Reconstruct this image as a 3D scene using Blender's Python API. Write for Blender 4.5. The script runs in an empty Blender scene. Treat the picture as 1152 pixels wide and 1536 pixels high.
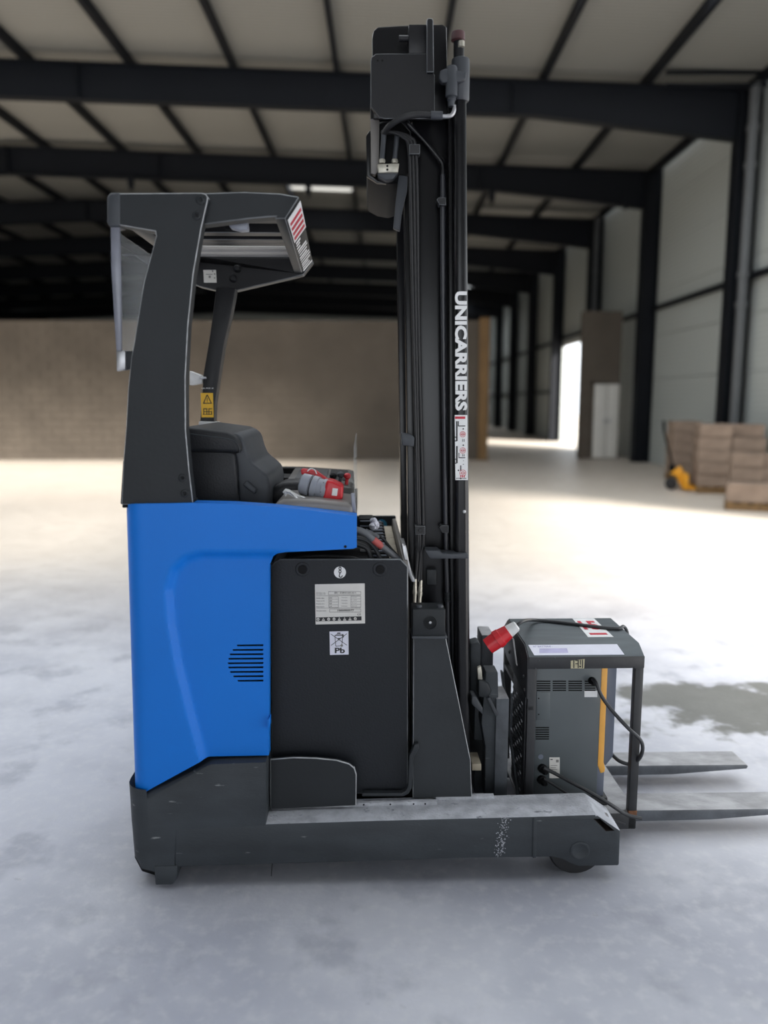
import bpy, bmesh, math, random
from mathutils import Vector, Matrix
random.seed(7)
S = bpy.context.scene
C = S.collection

# ------------------------------------------------------------------ camera
F, PX, PY, PITCH, CH = 1160.0, 576.0, 768.0, math.radians(8.24), 1.5
cam = bpy.data.cameras.new('camera')
cam.sensor_fit = 'VERTICAL'; cam.sensor_height = 36.0; cam.lens = 36.0 * F / 1536.0
cam.clip_start = 0.05; cam.clip_end = 400
cam.dof.use_dof = True; cam.dof.focus_distance = 2.62; cam.dof.aperture_fstop = 27.19 / 25.0
camo = bpy.data.objects.new('camera', cam); C.objects.link(camo)
camo.location = (0, 0, CH); camo.rotation_euler = (math.pi / 2 - PITCH, 0, 0)
S.camera = camo
# ------------------------------------------------------------------ world, sun, exposure
w = bpy.data.worlds.new('sky'); S.world = w; w.use_nodes = True
bg = w.node_tree.nodes['Background']
bg.inputs[0].default_value = (0.90, 0.95, 1.0, 1); bg.inputs[1].default_value = 2.0
sun = bpy.data.lights.new('sun', 'SUN'); sun.energy = 10.0; sun.angle = math.radians(15.0); sun.color = (1, .95, .88)
suno = bpy.data.objects.new('sun', sun); C.objects.link(suno)
sd = Vector((-.62, .60, -.50))
suno.rotation_euler = sd.to_track_quat('-Z', 'Y').to_euler()
suno.location = (30, 20, 20)
vs = S.view_settings
vs.view_transform = 'Standard'; vs.look = 'None'; vs.gamma = 1.0; vs.use_curve_mapping = False
vs.exposure = 0.55

# ------------------------------------------------------------------ frames of reference
YAW = math.radians(1.6)
O = Vector((-0.80, 2.205, 0.0))
MT = Matrix.Translation(O) @ Matrix.Rotation(YAW, 4, 'Z')      # truck frame
MI = Matrix.Identity(4)
_fw = Vector((0, math.cos(PITCH), -math.sin(PITCH))); _up = Vector((0, math.sin(PITCH), math.cos(PITCH)))
def ray(px, py): return Vector((1, 0, 0)) * ((px - PX) / F) + _up * ((PY - py) / F) + _fw
MTI = MT.inverted()
CL = MTI @ Vector((0, 0, CH))
def U(px, py, d):
    """truck-frame point on the plane at depth d behind the near side that shows at this photo position"""
    r = MTI.to_3x3() @ ray(px, py); t = (d - CL.y) / r.y
    return CL + r * t
def UZ(px, py, z):
    r = MTI.to_3x3() @ ray(px, py); t = (z - CL.z) / r.z
    return CL + r * t
def W(px, py, Y):
    r = ray(px, py); return Vector((0, 0, CH)) + r * (Y / r.y)
def WZ(px, py, z):
    r = ray(px, py); return Vector((0, 0, CH)) + r * ((z - CH) / r.z)

# ------------------------------------------------------------------ materials
MATS = {}
def srgb(r, g, b):
    f = lambda c: (c / 12.92 if c <= .04045 else ((c + .055) / 1.055) ** 2.4)
    return (f(r / 255), f(g / 255), f(b / 255), 1)
def mat(name, col, rough=.5, metal=0, var=.0, vscale=6, bump=0, bscale=40, scratch=None, spec=.5, coat=0, stretch=(1, 1, 1)):
    if name in MATS: return MATS[name]
    m = bpy.data.materials.new(name); m.use_nodes = True; nt = m.node_tree
    b = nt.nodes['Principled BSDF']
    b.inputs['Base Color'].default_value = col; b.inputs['Roughness'].default_value = rough
    b.inputs['Metallic'].default_value = metal; b.inputs['Specular IOR Level'].default_value = spec
    b.inputs['Coat Weight'].default_value = coat
    tc = nt.nodes.new('ShaderNodeTexCoord'); mp = nt.nodes.new('ShaderNodeMapping')
    mp.inputs['Scale'].default_value = stretch
    nt.links.new(tc.outputs['Object'], mp.inputs[0])
    last = None
    if var:
        n = nt.nodes.new('ShaderNodeTexNoise'); n.inputs['Scale'].default_value = vscale; n.inputs['Detail'].default_value = 6
        nt.links.new(mp.outputs[0], n.inputs['Vector'])
        r = nt.nodes.new('ShaderNodeMapRange'); r.inputs[1].default_value = .3; r.inputs[2].default_value = .7
        r.inputs[3].default_value = 1 - var; r.inputs[4].default_value = 1 + var
        nt.links.new(n.outputs['Fac'], r.inputs[0])
        mx = nt.nodes.new('ShaderNodeMix'); mx.data_type = 'RGBA'; mx.blend_type = 'MULTIPLY'; mx.inputs[0].default_value = 1
        mx.inputs[6].default_value = col; nt.links.new(r.outputs[0], mx.inputs[7]); last = mx.outputs[2]
    if scratch:                                             # (colour, amount threshold, scale)
        sc, th, ss, st = scratch
        mp2 = nt.nodes.new('ShaderNodeMapping'); mp2.inputs['Scale'].default_value = st
        nt.links.new(tc.outputs['Object'], mp2.inputs[0])
        n = nt.nodes.new('ShaderNodeTexNoise'); n.inputs['Scale'].default_value = ss; n.inputs['Detail'].default_value = 4
        nt.links.new(mp2.outputs[0], n.inputs['Vector'])
        r = nt.nodes.new('ShaderNodeMapRange'); r.inputs[1].default_value = th; r.inputs[2].default_value = th + .08
        nt.links.new(n.outputs['Fac'], r.inputs[0])
        mx = nt.nodes.new('ShaderNodeMix'); mx.data_type = 'RGBA'
        nt.links.new(r.outputs[0], mx.inputs[0])
        if last: nt.links.new(last, mx.inputs[6])
        else: mx.inputs[6].default_value = col
        mx.inputs[7].default_value = sc; last = mx.outputs[2]
    if last: nt.links.new(last, b.inputs['Base Color'])
    if bump:
        n = nt.nodes.new('ShaderNodeTexNoise'); n.inputs['Scale'].default_value = bscale; n.inputs['Detail'].default_value = 5
        nt.links.new(mp.outputs[0], n.inputs['Vector'])
        bp = nt.nodes.new('ShaderNodeBump'); bp.inputs['Strength'].default_value = bump; bp.inputs['Distance'].default_value = .01
        nt.links.new(n.outputs['Fac'], bp.inputs['Height']); nt.links.new(bp.outputs[0], b.inputs['Normal'])
    MATS[name] = m
    return m
GREY = srgb(120, 120, 118)
M_CHAR = mat('charcoal paint', srgb(33, 36, 39), .5, spec=.3, var=.12, vscale=5, bump=.06, bscale=90)
M_CHASSIS = mat('scuffed charcoal paint', srgb(54, 58, 62), .6, spec=.3, var=.22, vscale=4, bump=.12, bscale=70,
                scratch=(srgb(128, 130, 130), .68, 15, (1, 1, 5)), stretch=(1, 1, 3))
M_SUPPORT = mat('scratched charcoal paint', srgb(42, 45, 48), .5, spec=.3, var=.15, vscale=5, bump=.08, bscale=60,
                scratch=(srgb(150, 150, 148), .76, 22, (3, 3, 1)))
M_BATT = mat('black powder coat', srgb(26, 29, 34), .5, spec=.3, var=.1, vscale=3, bump=.1, bscale=160,
             scratch=(srgb(100, 102, 104), .80, 30, (2, 2, 1)))
M_BLACK = mat('black paint', srgb(22, 22, 25), .4, spec=.35, var=.15, vscale=8)
M_MAST = mat('glossy black mast paint', srgb(14, 14, 17), .28, spec=.4, var=.2, vscale=7, bump=.02)
M_DEEP = mat('dark plastic', srgb(10, 10, 12), .65, spec=.2)
M_RUB = mat('rubber', srgb(28, 28, 30), .55, bump=.1, bscale=120)
M_BLUE = mat('blue paint', srgb(8, 110, 204), .42, var=.04, vscale=2, bump=.03, bscale=200, spec=.3)
M_DUST = mat('dusty concrete grime', srgb(172, 174, 180), .85, var=.25, vscale=18, bump=.5, bscale=120,
             scratch=(srgb(110, 112, 118), .64, 30, (1, 1, 1)))
M_EDGEHI = mat('worn highlit edge', srgb(150, 151, 153), .5, var=.3, vscale=30)  # wear on bevels, pale enough to paint in bright edge highlights too
M_EDGE = mat('rubbed highlit edge', srgb(104, 107, 110), .5, var=.3, vscale=20)  # weaker rubbed edge, edge highlight included in its colour
M_SEAT = mat('black vinyl', srgb(34, 35, 38), .5, spec=.35, bump=.15, bscale=180, var=.1)
M_SEATG = mat('grey seat shell', srgb(58, 61, 66), .5, spec=.4, var=.12, vscale=9, bump=.05)
M_CONS = mat('grey console plastic', srgb(112, 108, 104), .38, var=.12, vscale=9)
M_CONSD = mat('dark console plastic', srgb(70, 67, 64), .4, var=.12, vscale=9)
M_STEEL = mat('bare steel', srgb(170, 170, 172), .35, metal=.8, var=.2, vscale=30)
M_FIT = mat('plated fitting', srgb(176, 172, 160), .4, metal=.5, var=.2, vscale=40)
M_WHITE = mat('white print', srgb(225, 225, 225), .55, var=.04, vscale=30)
M_PAPER = mat('sticker paper', srgb(206, 203, 198), .5, var=.05, vscale=20)
M_LILAC = mat('white label', srgb(214, 214, 226), .5, var=.06, vscale=14)
M_VIOL = mat('faded violet print', srgb(178, 174, 205), .6, var=.1, vscale=30)
M_INK = mat('black print', srgb(30, 30, 32), .6)
M_INKG = mat('grey print', srgb(120, 118, 116), .6)
M_RED = mat('red plastic', srgb(190, 30, 40), .4, var=.08, vscale=20)
M_REDD = mat('dark red plastic', srgb(150, 28, 36), .4, var=.08, vscale=20)
M_REDP = mat('red print', srgb(190, 40, 60), .5)
M_GREYP = mat('grey plastic', srgb(142, 146, 156), .4, var=.06, vscale=20)
M_WCAP = mat('pale plastic', srgb(205, 205, 205), .4, var=.08, vscale=40)
M_CLOTH = mat('white cloth', srgb(205, 205, 205), .9, bump=.3, bscale=200)
M_YEL = mat('yellow sticker', srgb(228, 178, 40), .5, var=.04, vscale=20)
M_ORA = mat('orange plastic', srgb(244, 178, 80), .4, var=.04, vscale=20)
M_CHG = mat('charger grey paint', srgb(84, 90, 93), .42, var=.06, vscale=8)
M_CHGF = mat('charger front grey', srgb(108, 114, 128), .4, var=.05, vscale=8)
M_CAGE = mat('cage black paint', srgb(36, 37, 40), .5, var=.25, vscale=14, bump=.1,
             scratch=(srgb(120, 105, 90), .74, 26, (1, 1, 1)))
M_CAGET = mat('cage lid grey black', srgb(74, 81, 85), .55, var=.25, vscale=12, bump=.15, stretch=(.4, 1.4, 1))
M_RUSTD = mat('dark rusty recess', srgb(52, 44, 40), .8, var=.3, vscale=40)
M_RUST = mat('rust', srgb(122, 82, 56), .8, var=.3, vscale=40, bump=.3)
M_CABLE = mat('cable rubber', srgb(46, 47, 50), .45)
M_CABLEG = mat('grey cable', srgb(92, 94, 98), .45, var=.1, vscale=30)
M_CELL = mat('battery cell beige', srgb(160, 150, 132), .6, var=.1, vscale=30)
M_CYAN = mat('cyan sticker', srgb(30, 130, 170), .5)
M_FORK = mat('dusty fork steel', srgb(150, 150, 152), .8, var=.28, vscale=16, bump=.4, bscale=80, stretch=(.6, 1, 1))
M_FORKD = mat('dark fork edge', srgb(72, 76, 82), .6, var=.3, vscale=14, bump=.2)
M_BEAM = mat('navy steel paint', srgb(11, 15, 22), .6, spec=.25, var=.1, vscale=1.5)
M_PIPE = mat('grey downpipe', srgb(84, 86, 88), .5, var=.1, vscale=2)
M_BLOCK = mat('concrete blocks', srgb(93, 85, 76), .95, var=.14, vscale=1.3, bump=.3, bscale=30)
M_MORT = mat('mortar', srgb(92, 83, 74), .95, var=.1, vscale=4)
M_PALB = mat('pallet blocks', srgb(142, 123, 108), .95, var=.2, vscale=4, bump=.3, bscale=30)
M_WOOD = mat('timber', srgb(120, 92, 58), .8, var=.25, vscale=4, stretch=(6, 6, .6))
M_DOOR = mat('white door', srgb(215, 212, 205), .6, var=.04)
M_JACKY = mat('yellow paint', srgb(226, 156, 24), .45, var=.06)

def two_tone(name, a, b, scale, rough, stretch, bump=.2):
    m = bpy.data.materials.new(name); m.use_nodes = True; nt = m.node_tree; p = nt.nodes['Principled BSDF']
    tc = nt.nodes.new('ShaderNodeTexCoord'); mp = nt.nodes.new('ShaderNodeMapping'); mp.inputs['Scale'].default_value = stretch
    nt.links.new(tc.outputs['Object'], mp.inputs[0])
    wv = nt.nodes.new('ShaderNodeTexWave'); wv.wave_type = 'BANDS'; wv.bands_direction = 'Y'
    wv.inputs['Scale'].default_value = scale; wv.inputs['Distortion'].default_value = 0
    nt.links.new(mp.outputs[0], wv.inputs['Vector'])
    mx = nt.nodes.new('ShaderNodeMix'); mx.data_type = 'RGBA'; mx.inputs[6].default_value = a; mx.inputs[7].default_value = b
    nt.links.new(wv.outputs['Fac'], mx.inputs[0]); nt.links.new(mx.outputs[2], p.inputs['Base Color'])
    bp = nt.nodes.new('ShaderNodeBump'); bp.inputs['Strength'].default_value = bump; bp.inputs['Distance'].default_value = .02
    nt.links.new(wv.outputs['Fac'], bp.inputs['Height']); nt.links.new(bp.outputs[0], p.inputs['Normal'])
    p.inputs['Roughness'].default_value = rough
    return m
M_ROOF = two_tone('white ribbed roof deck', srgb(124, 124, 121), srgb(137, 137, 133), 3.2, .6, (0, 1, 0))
M_CLAD = two_tone('pale ribbed wall cladding', srgb(172, 177, 174), srgb(183, 188, 185), 3.2, .6, (0, 1, 0))
# ribs of the cladding run level: bands along z
for n_ in M_CLAD.node_tree.nodes:
    if n_.bl_idname == 'ShaderNodeTexWave': n_.bands_direction = 'Z'
    if n_.bl_idname == 'ShaderNodeMapping': n_.inputs['Scale'].default_value = (0, 0, 1)

def floor_material():
    m = bpy.data.materials.new('worn concrete floor'); m.use_nodes = True; nt = m.node_tree; L = nt.links.new
    p = nt.nodes['Principled BSDF']; tc = nt.nodes.new('ShaderNodeTexCoord')
    def noise(s, d, rough=.55):
        n = nt.nodes.new('ShaderNodeTexNoise'); n.inputs['Scale'].default_value = s; n.inputs['Detail'].default_value = d
        n.inputs['Roughness'].default_value = rough
        L(tc.outputs['Object'], n.inputs['Vector']); return n.outputs['Fac']
    def rng(src, a, b, c, d):
        r = nt.nodes.new('ShaderNodeMapRange'); r.interpolation_type = 'SMOOTHSTEP'
        for i, v in enumerate((a, b, c, d)): r.inputs[1 + i].default_value = v
        L(src, r.inputs[0]); return r.outputs[0]
    def mix(fac, a, b, mode='MIX'):
        x = nt.nodes.new('ShaderNodeMix'); x.data_type = 'RGBA'; x.blend_type = mode
        for s, i in ((fac, 0), (a, 6), (b, 7)):
            if hasattr(s, 'is_linked'): L(s, x.inputs[i])
            else: x.inputs[i].default_value = s
        return x.outputs[2]
    base = mix(rng(noise(.9, 4), .38, .62, 0, 1), srgb(158, 160, 170), srgb(186, 187, 194))
    base = mix(rng(noise(3.5, 6), .52, .68, 0, .55), base, srgb(140, 142, 152))
    base = mix(rng(noise(22, 5), .45, .75, 0, .3), base, srgb(205, 205, 205))
    base = mix(rng(noise(9, 5), .68, .76, 0, .4), base, srgb(110, 110, 118))
    # warm sunlit tone further down the hall, painted into the floor colour
    sp = nt.nodes.new('ShaderNodeSeparateXYZ'); L(tc.outputs['Object'], sp.inputs[0])
    base = mix(rng(sp.outputs['Y'], 3.8, 8.0, 0, .85), base, srgb(206, 194, 178))
    # damp stain beside the forks: noise-edged ellipse
    mp = nt.nodes.new('ShaderNodeMapping'); mp.vector_type = 'POINT'
    mp.inputs['Location'].default_value = (-2.35 / 1.25, -3.62 / .34, 0); mp.inputs['Scale'].default_value = (1 / 1.25, 1 / .34, 0)
    L(tc.outputs['Object'], mp.inputs[0])
    ln = nt.nodes.new('ShaderNodeVectorMath'); ln.operation = 'LENGTH'; L(mp.outputs[0], ln.inputs[0])
    ad = nt.nodes.new('ShaderNodeMath'); ad.operation = 'ADD'; L(ln.outputs['Value'], ad.inputs[0])
    L(rng(noise(3, 4), .3, .7, -.45, .45), ad.inputs[1])
    st = rng(ad.outputs[0], .8, 1.2, .9, 0)
    base = mix(st, base, srgb(92, 92, 86))
    L(base, p.inputs['Base Color'])
    L(rng(noise(5, 4), .3, .7, .42, .62), p.inputs['Roughness'])
    p.inputs['Specular IOR Level'].default_value = .45
    bp = nt.nodes.new('ShaderNodeBump'); bp.inputs['Strength'].default_value = .12; bp.inputs['Distance'].default_value = .01
    L(noise(60, 5), bp.inputs['Height']); L(bp.outputs[0], p.inputs['Normal'])
    return m
M_FLOOR = floor_material()
def clear_material():
    m = bpy.data.materials.new('clear acrylic'); m.use_nodes = True; nt = m.node_tree
    p = nt.nodes['Principled BSDF']; out = nt.nodes['Material Output']
    p.inputs['Base Color'].default_value = (.75, .78, .8, 1); p.inputs['Roughness'].default_value = .12
    t = nt.nodes.new('ShaderNodeBsdfTransparent'); t.inputs[0].default_value = (.93, .94, .94, 1)
    mx = nt.nodes.new('ShaderNodeMixShader'); mx.inputs[0].default_value = .14
    nt.links.new(t.outputs[0], mx.inputs[1]); nt.links.new(p.outputs[0], mx.inputs[2]); nt.links.new(mx.outputs[0], out.inputs[0])
    return m
M_CLEAR = clear_material()
M_SMOKE = mat('smoky acrylic', srgb(120, 122, 132), .25, var=.1, vscale=20)

# ------------------------------------------------------------------ builders
BASE = {}
def thing(name, label, cat, base=(0, 0, 0), frame=MI, group=None, kind=None):
    o = bpy.data.objects.new(name, None); C.objects.link(o); o.empty_display_size = .1
    b = Vector(base); o.matrix_world = frame @ Matrix.Translation(b)
    BASE[o.name] = b; tag(o, label, cat, group, kind)
    return o
def tag(o, label=None, cat=None, group=None, kind=None):
    if label: o['label'] = label
    if cat: o['category'] = cat
    if group: o['group'] = group
    if kind: o['kind'] = kind
    return o
def root_base(p):
    while p is not None:
        if p.name in BASE: return BASE[p.name]
        p = p.parent
    return Vector((0, 0, 0))
def link(me, name, parent):
    o = bpy.data.objects.new(name, me); C.objects.link(o)
    if parent is not None: o.parent = parent
    return o
def obj(name, bm, m, parent=None, bevel=0, smooth=True, seg=2, label=None, base=None, worn=None):
    bmesh.ops.recalc_face_normals(bm, faces=bm.faces)
    if bevel:
        es = [e for e in bm.edges if len(e.link_faces) == 2 and e.calc_face_angle(0) > .5]
        if es: res = bmesh.ops.bevel(bm, geom=es, offset=bevel, segments=seg, affect='EDGES', clamp_overlap=True, profile=.5)
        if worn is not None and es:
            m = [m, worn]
            for f in res['faces']: f.material_index = 1  # bevels take the pale wear and highlight tone
    b = base if base is not None else root_base(parent)
    bmesh.ops.translate(bm, verts=bm.verts, vec=-Vector(b))
    me = bpy.data.meshes.new(name); bm.to_mesh(me); bm.free()
    for x in (m if isinstance(m, (list, tuple)) else [m]): me.materials.append(x)
    if smooth:
        me.shade_smooth(); me.set_sharp_from_angle(angle=math.radians(38))
    o = link(me, name, parent)
    if label: o['label'] = label
    return o
def nb(): return bmesh.new()
def poly(bm, pts, vec):
    """closed outline (3D points) extruded by vec"""
    vec = Vector(vec)
    a = [bm.verts.new(Vector(p)) for p in pts]; b = [bm.verts.new(Vector(p) + vec) for p in pts]
    n = len(a)
    bm.faces.new(a); bm.faces.new(list(reversed(b)))
    for i in range(n):
        j = (i + 1) % n
        bm.faces.new((a[j], a[i], b[i], b[j]))
    return bm
def pp(bm, px, d0, d1, dref=None):
    """photo-measured side outline on the depth plane dref, real thickness d0..d1"""
    dref = d0 if dref is None else dref
    pts = []
    for x, y in px:
        p = U(x, y, dref); pts.append(Vector((p.x, d0, p.z)))
    return poly(bm, pts, (0, d1 - d0, 0))
def box(bm, x0, x1, y0, y1, z0, z1):
    return poly(bm, [(x0, y0, z0), (x1, y0, z0), (x1, y0, z1), (x0, y0, z1)], (0, y1 - y0, 0))
def cyl(bm, p0, p1, r0, r1=None, n=16):
    p0, p1 = Vector(p0), Vector(p1); r1 = r0 if r1 is None else r1
    ax = (p1 - p0).normalized(); a = ax.orthogonal().normalized(); b = ax.cross(a)
    A = []; B = []
    for i in range(n):
        t = 2 * math.pi * i / n; k = a * math.cos(t) + b * math.sin(t)
        A.append(bm.verts.new(p0 + k * r0)); B.append(bm.verts.new(p1 + k * r1))
    bm.faces.new(A); bm.faces.new(list(reversed(B)))
    for i in range(n): bm.faces.new((A[i], B[i], B[(i + 1) % n], A[(i + 1) % n]))
    return bm
def lathe(bm, p0, axis, prof, n=20):
    """prof: list of (t along axis, radius)"""
    p0 = Vector(p0); ax = Vector(axis).normalized(); a = ax.orthogonal().normalized(); b = ax.cross(a)
    rings = []
    for t, r in prof:
        rings.append([bm.verts.new(p0 + ax * t + (a * math.cos(2 * math.pi * i / n) + b * math.sin(2 * math.pi * i / n)) * max(r, 1e-4)) for i in range(n)])
    for u, v in zip(rings, rings[1:]):
        for i in range(n): bm.faces.new((u[i], v[i], v[(i + 1) % n], u[(i + 1) % n]))
    bm.faces.new(rings[0]); bm.faces.new(list(reversed(rings[-1])))
    return bm
def catmull(pts, k=8):
    P = [Vector(p) for p in pts]; P = [P[0] * 2 - P[1]] + P + [P[-1] * 2 - P[-2]]; out = []
    for i in range(1, len(P) - 2):
        a, b, c, d = P[i - 1:i + 3]
        for s in range(k):
            t = s / k
            out.append(.5 * ((2 * b) + (c - a) * t + (2 * a - 5 * b + 4 * c - d) * t * t + (3 * b - a - 3 * c + d) * t ** 3))
    out.append(P[-2]); return out
def tube(bm, pts, r, n=10, k=8, straight=False):
    P = [Vector(p) for p in pts] if straight else catmull(pts, k)
    rings = []; prev = None
    for i, p in enumerate(P):
        t = (P[min(i + 1, len(P) - 1)] - P[max(i - 1, 0)]).normalized()
        a = t.orthogonal().normalized() if prev is None else (prev - t * prev.dot(t)).normalized()
        prev = a; b = t.cross(a)
        rr = r(i / (len(P) - 1)) if callable(r) else r
        rings.append([bm.verts.new(p + (a * math.cos(2 * math.pi * q / n) + b * math.sin(2 * math.pi * q / n)) * rr) for q in range(n)])
    for u, v in zip(rings, rings[1:]):
        for i in range(n): bm.faces.new((u[i], v[i], v[(i + 1) % n], u[(i + 1) % n]))
    bm.faces.new(rings[0]); bm.faces.new(list(reversed(rings[-1])))
    return bm
def cut(o, bm, m=None):
    """carve a real pocket out of o (cutter in o's own coordinates)"""
    bmesh.ops.recalc_face_normals(bm, faces=bm.faces)
    me = bpy.data.meshes.new('cutter'); bm.to_mesh(me); bm.free()
    if m is not None:
        me.materials.append(m)
    c = bpy.data.objects.new('cutter', me); C.objects.link(c); c.matrix_world = MI.copy()
    mw = o.parent; o.parent = None
    md = o.modifiers.new('cut', 'BOOLEAN'); md.operation = 'DIFFERENCE'; md.solver = 'EXACT'; md.object = c
    if m is not None: md.material_mode = 'TRANSFER'
    dg = bpy.context.evaluated_depsgraph_get(); dg.update()
    new = bpy.data.meshes.new_from_object(o.evaluated_get(dg), depsgraph=dg)
    old = o.data; o.modifiers.clear(); o.data = new; new.name = old.name
    bpy.data.meshes.remove(old); bpy.data.objects.remove(c); bpy.data.meshes.remove(me)
    o.parent = mw
    new.set_sharp_from_angle(angle=math.radians(38))
def text(name, s, org, xd, ud, height, m, parent, length=None, bold=0, depth=.0006, shear=0, base=None):
    """flat lettering: org = lower left of the line, xd reading direction, ud up direction (thing frame)"""
    cu = bpy.data.curves.new(name, 'FONT'); cu.body = s; cu.size = 1; cu.offset = bold; cu.shear = shear
    cu.resolution_u = 3
    t = bpy.data.objects.new(name, cu); C.objects.link(t)
    dg = bpy.context.evaluated_depsgraph_get(); dg.update()
    me = bpy.data.meshes.new_from_object(t.evaluated_get(dg), depsgraph=dg)
    bpy.data.objects.remove(t); bpy.data.curves.remove(cu)
    xs = [v.co.x for v in me.vertices]; ys = [v.co.y for v in me.vertices]
    x0, x1, y0, y1 = min(xs), max(xs), min(ys), max(ys)
    xd = Vector(xd).normalized(); ud = Vector(ud).normalized(); nn = xd.cross(ud)
    sy = height / (y1 - y0); sx = length / (x1 - x0) if length else sy
    b = Vector(base) if base is not None else root_base(parent)
    for v in me.vertices:
        v.co = Vector(org) + xd * ((v.co.x - x0) * sx) + ud * ((v.co.y - y0) * sy) + nn * depth - b
    me.materials.append(m)
    return link(me, name, parent)
def flat(bm, pts, out, t=.0006):
    """thin printed patch standing t proud along out"""
    out = Vector(out).normalized() * t
    return poly(bm, [Vector(p) for p in pts], out)
NEAR = Vector((0, -1, 0))
def patch(name, px, d, m, parent, t=.0008, label=None):
    bm = nb(); flat(bm, [U(x, y, d) for x, y in px], NEAR, t); return obj(name, bm, m, parent, smooth=False, label=label)
def rect(x0, y0, x1, y1): return [(x0, y0), (x1, y0), (x1, y1), (x0, y1)]

# =================================================================== THE HALL
FR = [14.1 + 4.8 * i for i in range(-5, 8)]                    # portal frame stations along the hall
XW, XA, XL = 6.45, -8.7, -23.85                               # right wall, ridge, left wall
def roofz(x): return 7.0 + .037 * (4.5 - x) if x > XA else 7.0 + .037 * (4.5 - (2 * XA - x))
bm = nb(); box(bm, -45, 45, -30, 80, -.2, 0)
tag(obj('floor', bm, M_FLOOR, smooth=False), kind='structure')

ceil = thing('ceiling', None, None, (0, 0, 7), kind='structure')
PUR = [4.5 - 1.77 * i for i in range(0, 8)]
PUR = sorted(PUR + [XW - .12] + [2 * XA - x for x in PUR] + [XL + .12])
bm0 = nb(); box(bm0, -.035, .035, FR[0], FR[-1], -.2, 0)
pur0 = None
for x in PUR:
    if pur0 is None:
        pur0 = obj('purlin', bm0, M_BEAM, ceil, smooth=False, base=(0, 0, 0)); o = pur0
    else:
        o = pur0.copy(); C.objects.link(o)
    o.location = Vector((x, 0, roofz(x))) - BASE['ceiling']
cache = {}
for i, (ya, yb) in enumerate(zip(FR, FR[1:])):
    if abs(ya - 4.5) < .1: continue                            # unseen roof bay left open to brighten the floor
    for j, (xa, xb) in enumerate(zip(PUR, PUR[1:])):
        if abs(ya + .3) < .1 and j % 2: continue  # unseen gaps added for light from above
        if ya > 37 and j % 3 == 0 and xa > 0: continue  # panels left out to light the far passage
        if abs(ya - 18.9) < .1 and abs((xa + xb) / 2 + 1.7) < .9: 
            spans = [(ya, ya + 2.3), (ya + 3.5, yb)]
        elif abs(ya - 9.3) < .1: spans = [(11.5, yb)]  # unseen front part left open for light on the floor
        else: spans = [(ya, yb)]
        for sa, sb in spans:
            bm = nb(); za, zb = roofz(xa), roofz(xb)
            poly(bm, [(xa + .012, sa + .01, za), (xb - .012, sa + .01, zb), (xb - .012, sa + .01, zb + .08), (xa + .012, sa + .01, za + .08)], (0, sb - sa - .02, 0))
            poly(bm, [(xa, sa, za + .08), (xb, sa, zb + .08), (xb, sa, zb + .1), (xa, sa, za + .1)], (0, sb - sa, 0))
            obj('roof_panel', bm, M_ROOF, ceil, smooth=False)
# longitudinal ties seen crossing each roof bay
for ya in FR[6:11]:
    bm = nb(); 
    poly(bm, [(XA, ya + 1.35, roofz(XA) - .09), (XW, ya + 1.35, roofz(XW) - .09), (XW, ya + 1.35, roofz(XW) - .05), (XA, ya + 1.35, roofz(XA) - .05)], (0, .05, 0))
    obj('tie_bar', bm, M_PIPE, ceil, smooth=False)

def ibeam_side(bm, pts_top, pts_bot, y, wd=.2, tf=.018, tw=.012):
    """web + two flanges between two polylines in the plane y"""
    n = len(pts_top)
    for i in range(n - 1):
        t0, t1, b0, b1 = pts_top[i], pts_top[i + 1], pts_bot[i], pts_bot[i + 1]
        V = lambda p, yy, dz=0, dx=0: (p[0] + dx, yy, p[1] + dz)
        poly(bm, [V(t0, y - tw / 2), V(t1, y - tw / 2), V(b1, y - tw / 2), V(b0, y - tw / 2)], (0, tw, 0))
        for (p0, p1) in ((t0, t1), (b0, b1)):
            dx = p1[0] - p0[0]; dz = p1[1] - p0[1]; l = math.hypot(dx, dz); nx, nz = -dz / l * tf / 2, dx / l * tf / 2
            poly(bm, [(p0[0] + nx, y - wd / 2, p0[1] + nz), (p1[0] + nx, y - wd / 2, p1[1] + nz), (p1[0] - nx, y - wd / 2, p1[1] - nz), (p0[0] - nx, y - wd / 2, p0[1] - nz)], (0, wd, 0))
    return bm
XI = 6.05
def zr(x): return roofz(x) - .2
frame0 = None
def make_frame():
    f = thing('portal_frame', 'x', 'steel frame', (0, 0, 0))
    for s in (0, 1):
        mx = lambda x: x if s == 0 else 2 * XA - x
        bm = nb(); ibeam_side(bm, [(mx(XA), zr(XA)), (mx(2.6), zr(2.6)), (mx(XI), zr(XI))], [(mx(XA), zr(XA) - .6), (mx(2.6), zr(2.6) - .56), (mx(XI), 5.92)], 0)
        obj('rafter', bm, M_BEAM, f, smooth=False)
        bm = nb()
        box(bm, min(mx(XI), mx(XI + .02)), max(mx(XI), mx(XI + .02)), -.14, .14, 0, zr(XI))
        box(bm, min(mx(XW - .02), mx(XW - .04)), max(mx(XW - .02), mx(XW - .04)), -.14, .14, 0, roofz(XW) - .02)
        box(bm, min(mx(XI), mx(XW - .03)), max(mx(XI), mx(XW - .03)), -.008, .008, 0, zr(XI))
        box(bm, min(mx(XI), mx(XW - .02)), max(mx(XI), mx(XW - .02)), -.16, .16, 0, .03)
        obj('column', bm, M_BEAM, f, smooth=False)
    for x in (XA, -5.2, 2.2):
        for sgn in (-1, 1):
            bm = nb(); box(bm, x - .01, x + .01, min(0, sgn * .1), max(0, sgn * .1), zr(x) - .58, zr(x))
            obj('stiffener', bm, M_BEAM, f, smooth=False)
    return f
frame0 = make_frame()
FL = 'dark navy steel portal frame spanning the hall under the white roof deck'
frames = []
frames = {}
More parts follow.
